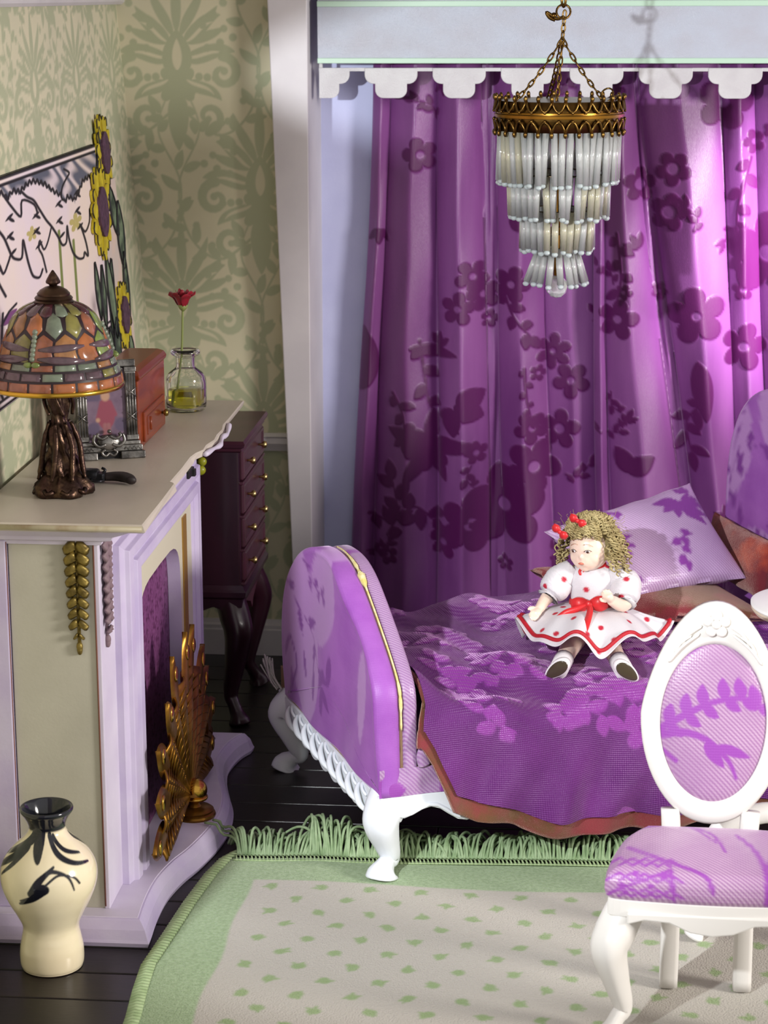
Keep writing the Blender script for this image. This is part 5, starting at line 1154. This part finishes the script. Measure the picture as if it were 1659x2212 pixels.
for sx_, c, e in ((-1, (-.088, -.008, .190), (-.119, -.040, .146)), (1, (.090, -.010, .186), (.092, -.058, .142))):
    C_, E_ = Vector(c), Vector(e); d = (E_-C_); P = [Vector((sx_*.055, .004, .222)), C_.lerp(Vector((sx_*.055, .004, .222)), .35), C_, C_.lerp(E_, .45), C_.lerp(E_, .75), C_.lerp(E_, .86), E_]
    sl = MB().tube(bez(P, 10), list(np.interp(np.linspace(0, 1, 61), [0, .12, .35, .55, .72, .8, .86, 1], [.026, .036, .043, .042, .034, .023, .024, .033])), 70)
    A = np.array(sl.v); n_ = Vector(d).normalized()
    sl.v = [tuple(Vector(v)+Vector((math.sin(i*1.9), math.cos(i*2.3), math.sin(i*1.1)))*.0006) for i, v in enumerate(sl.v)]
    obj('puff_sleeve', sl, 'dress_cotton', do, attrs=dots(sl, lambda A: (A[:, 0], A[:, 2]), 7, 9+sx_))
obj('collar_ribbon', MB().tube([(-.003+.033*math.cos(t), .002+.031*math.sin(t), .234+.003*math.sin(3*t)) for t in np.linspace(0, 2*PI, 40)], .0062, 8, cap=False).tube(bez([(-.025, -.026, .232), (-.034, -.034, .222), (-.028, -.036, .212), (-.02, -.032, .222), (-.012, -.036, .214), (-.015, -.036, .202)], 5), .0042, 6), 'red_ribbon', do)
obj('sash', MB().lathe([(.0605, .112), (.063, .118), (.063, .132), (.0605, .137)], 48, (0, .006, 0), sx=1.05, sy=.93), 'red_ribbon', do)
bow((.000, -.094, .148), Matrix.Rotation(-.12, 4, 'Y'), .050, 'waist_bow', 'red_ribbon')
for P, tw in zip(LEG, (-.85, .85)):
    a, b = Vector(P[2]), Vector(P[3]); d = (b-a).normalized()
    obj('sock', MB().tube([a.lerp(b, .15), a.lerp(b, .45), b+d*.012], [.0262, .0262, .0255], 16), 'sock_white', do)
    up_ = (Vector((0, -.05, 1))-d*d.dot(Vector((0, -.05, 1)))).normalized(); sd = d.cross(up_); c = b+d*.022+up_*.010
    M = Matrix(((sd.x, d.x, up_.x, c.x), (sd.y, d.y, up_.y, c.y), (sd.z, d.z, up_.z, c.z), (0, 0, 0, 1)))
    sole = [(.020*math.cos(t)*(1+.22*math.sin(t)), .041*math.sin(t)) for t in np.linspace(0, 2*PI, 26, endpoint=False)]
    M2 = M @ Matrix.Rotation(tw, 4, 'Y')
    sh_ = MB().rings([[(x*k, y_, z*k) for x, z in sole] for k, y_ in ((.75, -.020), (1.0, -.010), (1.06, .0), (1.0, .006))]).xf(M2)
    so_ = obj('shoe', sh_, 'sock_white', do)
    obj('sole', MB().rings([[(x*k, y_, z*k) for x, z in sole] for k, y_ in ((.86, .004), (.88, .0075), (.80, .0085))]).xf(M2), 'sole_dark', so_)

# ================================================================ rug
mat('rug_pile', S(152, 172, 133), .95, col2=S(133, 154, 114), nscale=90, attrs=[('field', S(174, 168, 158)), ('dot', S(132, 152, 104))], bump=1.0, bscale=190, sheen=.2, sheen_col=(.97, 1, .95, 1))
mat('rug_thread', S(164, 182, 138), .75, col2=S(144, 164, 118), nscale=40)
mat('fringe_thread', S(152, 172, 134), .7, col2=S(124, 148, 106), nscale=30)
rg = root('area_rug', 'sage green bordered rug with cream dotted field and fringed edge', 'rug', (0, 5.2, 0))
eY = [4.2, 4.9, 5.05, 5.19, 5.40, 5.60, 5.81, 5.92, 5.985]; eX = [-1.05, -1.085, -1.098, -1.105, -1.085, -1.068, -1.042, -1.018, -.985]
def bkY(x): return 5.985+.012*(x+.99)+.016*np.sin(x*3+1)+.012*np.exp(-((x+.75)/.1)**2)
def rugf(a, b):
    Y0 = 4.25; yb = bkY(-.985+a*2.6); Y = Y0+(yb-Y0)*b; xl = np.interp(Y, eY, eX); x = xl+(1.62-xl)*a
    edge = np.minimum(np.minimum(a*2.6, (1-b)*1.7), .03)/.03
    return x, Y, .002+.010*np.clip(edge, 0, 1)**.5+.003*np.sin(x*5+Y*3)*np.clip(edge, 0, 1)
V, F, U, W_ = grid(rugf, np.r_[np.linspace(0, .02, 8)[:-1], np.linspace(.02, .62, 330), np.linspace(.63, 1, 30)], np.r_[np.linspace(0, .25, 20)[:-1], np.linspace(.25, .975, 250), np.linspace(.98, 1, 8)])
x, y = V[:, 0], V[:, 1]
fieldm = np.clip(np.minimum(np.minimum((x+.905+.02*(5.8-y)*0+.006*np.sin(y*14)+(5.79-y)*.022)/.008, (5.785+.010*np.sin(x*6)-y)/.008), 1), 0, 1)
p = Paint(x, y, .008)
for r in range(22):
    for c in range(24):
        cx = -.84+c*.142+(.071 if r % 2 else 0)+.008*(r % 3); cy = 5.745-r*.084-.010*c*.4
        for j in range(3): p.disc(cx+rnd.uniform(-.006, .006), cy+rnd.uniform(-.006, .006), rnd.uniform(.012, .017))
        for j in range(3): p.leaf(cx, cy, .028, .006, rnd.uniform(0, 6.28))
V[:, 1] -= 5.2
obj('pile', (V, F), 'rug_pile', rg, attrs={'field': fieldm, 'dot': p.m*fieldm}, fix=False)
st_m = MB()
yy = 4.3
while yy < 5.975:
    xe = float(np.interp(yy, eY, eX)); yy += .0165
    st_m.tube([(xe+.034, yy-5.2+.004, .013), (xe+.016, yy-5.2, .018), (xe-.001, yy-5.2-.004, .012), (xe-.003, yy-5.2-.004, .003)], .0046, 6)
xx = -.985
while xx < 1.3:
    yb = float(bkY(xx)); xx += .0115
    st_m.tube([(xx+.006, yb-5.2-.042, .0135), (xx+.001, yb-5.2-.022, .017), (xx-.004, yb-5.2-.002, .014)], .003, 4)
    st_m.tube([(xx-.004, yb-5.2-.044, .015), (xx+.010, yb-5.2-.046, .016)], .003, 4); st_m.tube([(xx-.006, yb-5.2, .015), (xx+.008, yb-5.2+.001, .015)], .003, 4)
obj('edge_stitching', st_m, 'rug_thread', rg, kind='stuff')
fr = MB(); fq = random.Random(41)
for k in range(620):
    x = -.972+2.27*(k+fq.random())/620; yb = float(bkY(x))-5.2; clump = math.sin(x*21)+.6*math.sin(x*47+1)
    L = fq.uniform(.10, .19); h = .014+.042*fq.random()+(.05 if abs(x+.70) < .06 else 0); dx = .06*clump*.5+fq.gauss(0, .036)
    if x < -.93: dx += -.012; h += .03; L *= .68
    P_f = bez([(x, yb-.003, .012), (x+dx*.25, yb+L*.28, .015+h*.8), (x+dx*.7, yb+L*.68, .012+h*.75), (x+dx*1.2, yb+L*.92, .006+h*.15)], 4)
    for q in P_f:      # strands at the corner lie over the hearth edge
        hx = float(np.interp(q.y+5.2, [b for a, b in base_pts], [a for a, b in base_pts]))+.03
        q.z = max(q.z, .082*min(1, max(0, (hx+.022-q.x)/.022)))
    fr.tube(P_f, .0045, 5)
obj('fringe', fr, 'fringe_thread', rg, kind='stuff')

# ================================================================ side chair
mat('chair_white', S(216, 212, 207), .38, bump=.04, bscale=60)
mat('chair_fabric', S(190, 160, 184), .34, col2=S(168, 134, 166), nscale=6, attrs=[('pat', S(142, 66, 158), .5)], sheen=.25, sheen_col=(1, .88, 1, 1), bump=.14, bscale=280, weave=.5, weave_s=(1000, 900), rib=(950, S(150, 108, 150)))
cr = root('side_chair', 'white carved side chair with oval back and lilac damask upholstery on the rug', 'chair', (.348, 5.03, .0155), math.radians(-2))
for s in (-1, 1):
    cab(s*.212, -.135, s, -1, .335, 'chair_white', cr, 1.3, kn=.046, foot=.03, sq=.75)
    P = bez([(s*.093, .165, 0), (s*.092, .160, .2), (s*.095, .172, .38), (s*.100, .186, .47)], 5)
    obj('back_leg', MB().tube(P, [.024]*len(P), 12, sq=.45), 'chair_white', cr)
so_ = [(-.165, .125), (.165, .125), (.205, .06), (.235, -.06), (.245, -.15), (.232, -.178), (.12, -.190), (0, -.195), (-.12, -.190), (-.232, -.178), (-.245, -.15), (-.235, -.06), (-.205, .06)]
so_ = [q.to_tuple()[:2] for q in bez([(a, b, 0) for a, b in so_+so_[:1]], 5)][:-1]
obj('seat_rail', MB().rings([[(a*.97, b*.97, .328) for a, b in so_], [(a, b, .333) for a, b in so_], [(a, b, .372) for a, b in so_], [(a*.97, b*.97, .376) for a, b in so_]]), 'chair_white', cr, smooth=False)
ap_ = [(a, b-.022) for a, b in [(-.20, .37), (.20, .37), (.20, .34), (.16, .352), (.10, .348), (.05, .325), (0, .318), (-.05, .325), (-.10, .348), (-.16, .352), (-.20, .34)]]
obj('front_apron', MB().prism(ap_, -.198, -.180), 'chair_white', cr, smooth=False, bevel=.004)
R = []
for k, z in [(.985, .398), (1.02, .410), (1.035, .43), (1.03, .455), (1.0, .475), (.93, .490), (.80, .499), (.6, .505), (.4, .508), (.2, .5095), (.02, .51)]:
    R.append([(a*k, b*k, .374+(z-.398)*.80) for a, b in so_])
R2 = []
for i in range(len(R)-1):
    for t in np.linspace(0, 1, 6)[:-1]: R2.append([tuple(np.array(a)*(1-t)+np.array(b)*t) for a, b in zip(R[i], R[i+1])])
def dens(ring): 
    out = []
    for a, b in zip(ring, ring[1:]+ring[:1]): out += [tuple(np.array(a)*(1-t)+np.array(b)*t) for t in (0, .34, .67)]
    return out
mb = MB().rings([dens(r_) for r_ in R2]); A = np.array(mb.v)
p = Paint(A[:, 0], (A[:, 2]-.374)/.8+.398+A[:, 1]*.55, .004)
p.stroke([(-.06, .56), (-.02, .53), (.01, .50)], .003); p.stroke(bez([(-.20, .47, 0), (-.10, .425, 0), (-.02, .385, 0), (.0, .33, 0)], 6), .006); p.stroke(bez([(-.20, .54, 0), (-.08, .56, 0), (.0, .53, 0), (.03, .47, 0)], 6), .004)
p.stroke(bez([(.13, .30, 0), (.125, .40, 0), (.10, .48, 0), (.06, .53, 0)], 6), .010, .004); p.stroke(bez([(.13, .42, 0), (.16, .48, 0), (.20, .50, 0)], 6), .008, .003)
for i in range(5):
    for j in range(3): p.stroke([(-.25+i*.03, .31+j*.05), (-.22+i*.03, .335+j*.05), (-.19+i*.03, .31+j*.05)], .004)
p.stroke([(-.24, .32), (-.10, .40)], .005); p.stroke([(-.10, .40), (-.09, .30)], .006)
for i in range(4): p.disc(-.215+i*.034, .345+(i % 2)*.04, .009)
obj('seat_cushion', mb, 'chair_fabric', cr, attrs={'pat': p.m})
LB = Matrix.Translation((0, .172, .43)) @ Matrix.Rotation(-.10, 4, 'X')
def oval(hw, zb, zm, zt, pt):
    out = []
    for t in np.linspace(0, 2*PI, 72, endpoint=False):
        s_, c_ = math.sin(t), math.cos(t); x = hw*s_
        if c_ < 0: z = zm-(zm-zb)*-c_
        else:
            z = zm+(zt-zm)*(c_**pt); x = hw*math.copysign(abs(s_)**(1.0), s_)
        out.append((x, z))
    return out
oo = oval(.180, .008, .285, .574, 1.5); oi = oval(.131, .066, .270, .468, 1.0)
ring = lambda P, y, k=0: [(x, y, z) for x, z in P]
mid = lambda f: [(a[0]*(1-f)+b[0]*f, a[1]*(1-f)+b[1]*f) for a, b in zip(oo, oi)]
fm = MB().rings([ring(oo, .022), ring(oo, -.002), ring(mid(.12), -.010), ring(mid(.5), -.013), ring(mid(.88), -.010), ring(oi, -.004), ring(oi, .022)], cap=False, loop=True).xf(LB)
bf = obj('back_frame', fm, 'chair_white', cr)
R = [[(x*k, -.002-.022*(1-k*k)**.6, .270+(z-.270)*k) for x, z in oi] for k in np.linspace(1, .0008, 40)]
mb = MB().rings([dens(r_) for r_ in R], cap=False); A = np.array(mb.v)
p = Paint(A[:, 0], A[:, 2], .004)
def frond(P, n, L):
    P = bez([(a, b, 0) for a, b in P], 8); p.stroke(P, .010, .006)
    for k in range(n):
        q = P[int((k+.6)/n*(len(P)-1))]; p.leaf(q.x, q.y, L, .016, 1.35+.1*k, bend=.1); p.leaf(q.x, q.y, L*.9, .014, -.55, bend=-.1)
frond([(-.13, .25), (-.07, .29), (0, .325), (.07, .335), (.125, .31)], 6, .055)
p.stroke(bez([(-.13, .235, 0), (-.07, .245, 0), (-.01, .225, 0), (.04, .175, 0), (.06, .13, 0)], 6), .012, .004); p.leaf(-.02, .22, .08, .016, -.9); p.leaf(.01, .215, .09, .014, -.35); p.stroke([(-.06, .47), (0, .49), (.05, .53)], .008, .004); p.stroke([(-.13, .20), (-.09, .17)], .006); p.stroke([(-.115, .13), (-.07, .07)], .006); p.leaf(-.1, .43, .09, .009, .5)
mb.xf(LB)
obj('back_pad', mb, 'chair_fabric', cr, attrs={'pat': p.m})
fl2 = obj('carved_flower', MB().sphere((0, -.021, .520), .012, (1, .6, 1), 14, 10).xf(LB), 'chair_white', cr)
for k in range(5):
    a = PI/2+k*2*PI/5; obj('carved_petal', MB().sphere((.021*math.cos(a), -.0165, .520+.022*math.sin(a)), .0140, (1, .5, 1), 14, 10).xf(LB), 'chair_white', fl2)
for s in (-1, 1):
    for (x0, z0, x1, z1) in ((.035, .525, .085, .475), (.04, .505, .115, .43), (.06, .50, .10, .455)):
        obj('carved_leaf', MB().tube(bez([(s*x0, -.014, z0-.01), (s*(x0+x1)/2+s*.006, -.019, (z0+z1)/2-.006), (s*x1, -.014, z1-.01)], 5), [.002]+[.0055]*9+[.002], 8, flat=.7).xf(LB), 'chair_white', fl2)

# ================================================================ tripod table, only its near edge shows
mat('table_white', S(232, 230, 228), .4)
mat('table_edge', S(214, 196, 176), .5)
tt = root('tripod_table', 'white tripod tea table with round top behind the side chair', 'table', (.652, 5.58, .0165))
obj('top', MB().lathe([(0, .898), (.178, .898), (.186, .906), (.186, .913), (.176, .916), (0, .914)], 56), 'table_white', tt, angle=.5)
obj('top_rim', MB().lathe([(.150, .880), (.176, .886), (.184, .897), (.15, .899)], 56), 'table_edge', tt, angle=.5)
obj('pillar', MB().lathe([(.02, .20), (.034, .23), (.03, .30), (.018, .36), (.03, .46), (.026, .58), (.016, .78), (.022, .84), (.04, .885), (0, .89)], 24), 'table_white', tt)
for a in (PI*1.09, PI*1.09+2*PI/3, PI*1.09+4*PI/3):
    c, s = math.cos(a), math.sin(a); P = bez([(.012*c, .012*s, .29), (.12*c, .12*s, .34), (.25*c, .25*s, .31), (.300*c, .300*s, .20), (.295*c, .295*s, .07), (.318*c, .318*s, .02), (.33*c, .33*s, .0)], 6)
    obj('leg', MB().tube(P, list(np.interp(np.linspace(0, 1, len(P)), [0, .3, .6, .8, .92, 1], [.026, .03, .026, .020, .03, .024])), 12), 'table_white', tt)
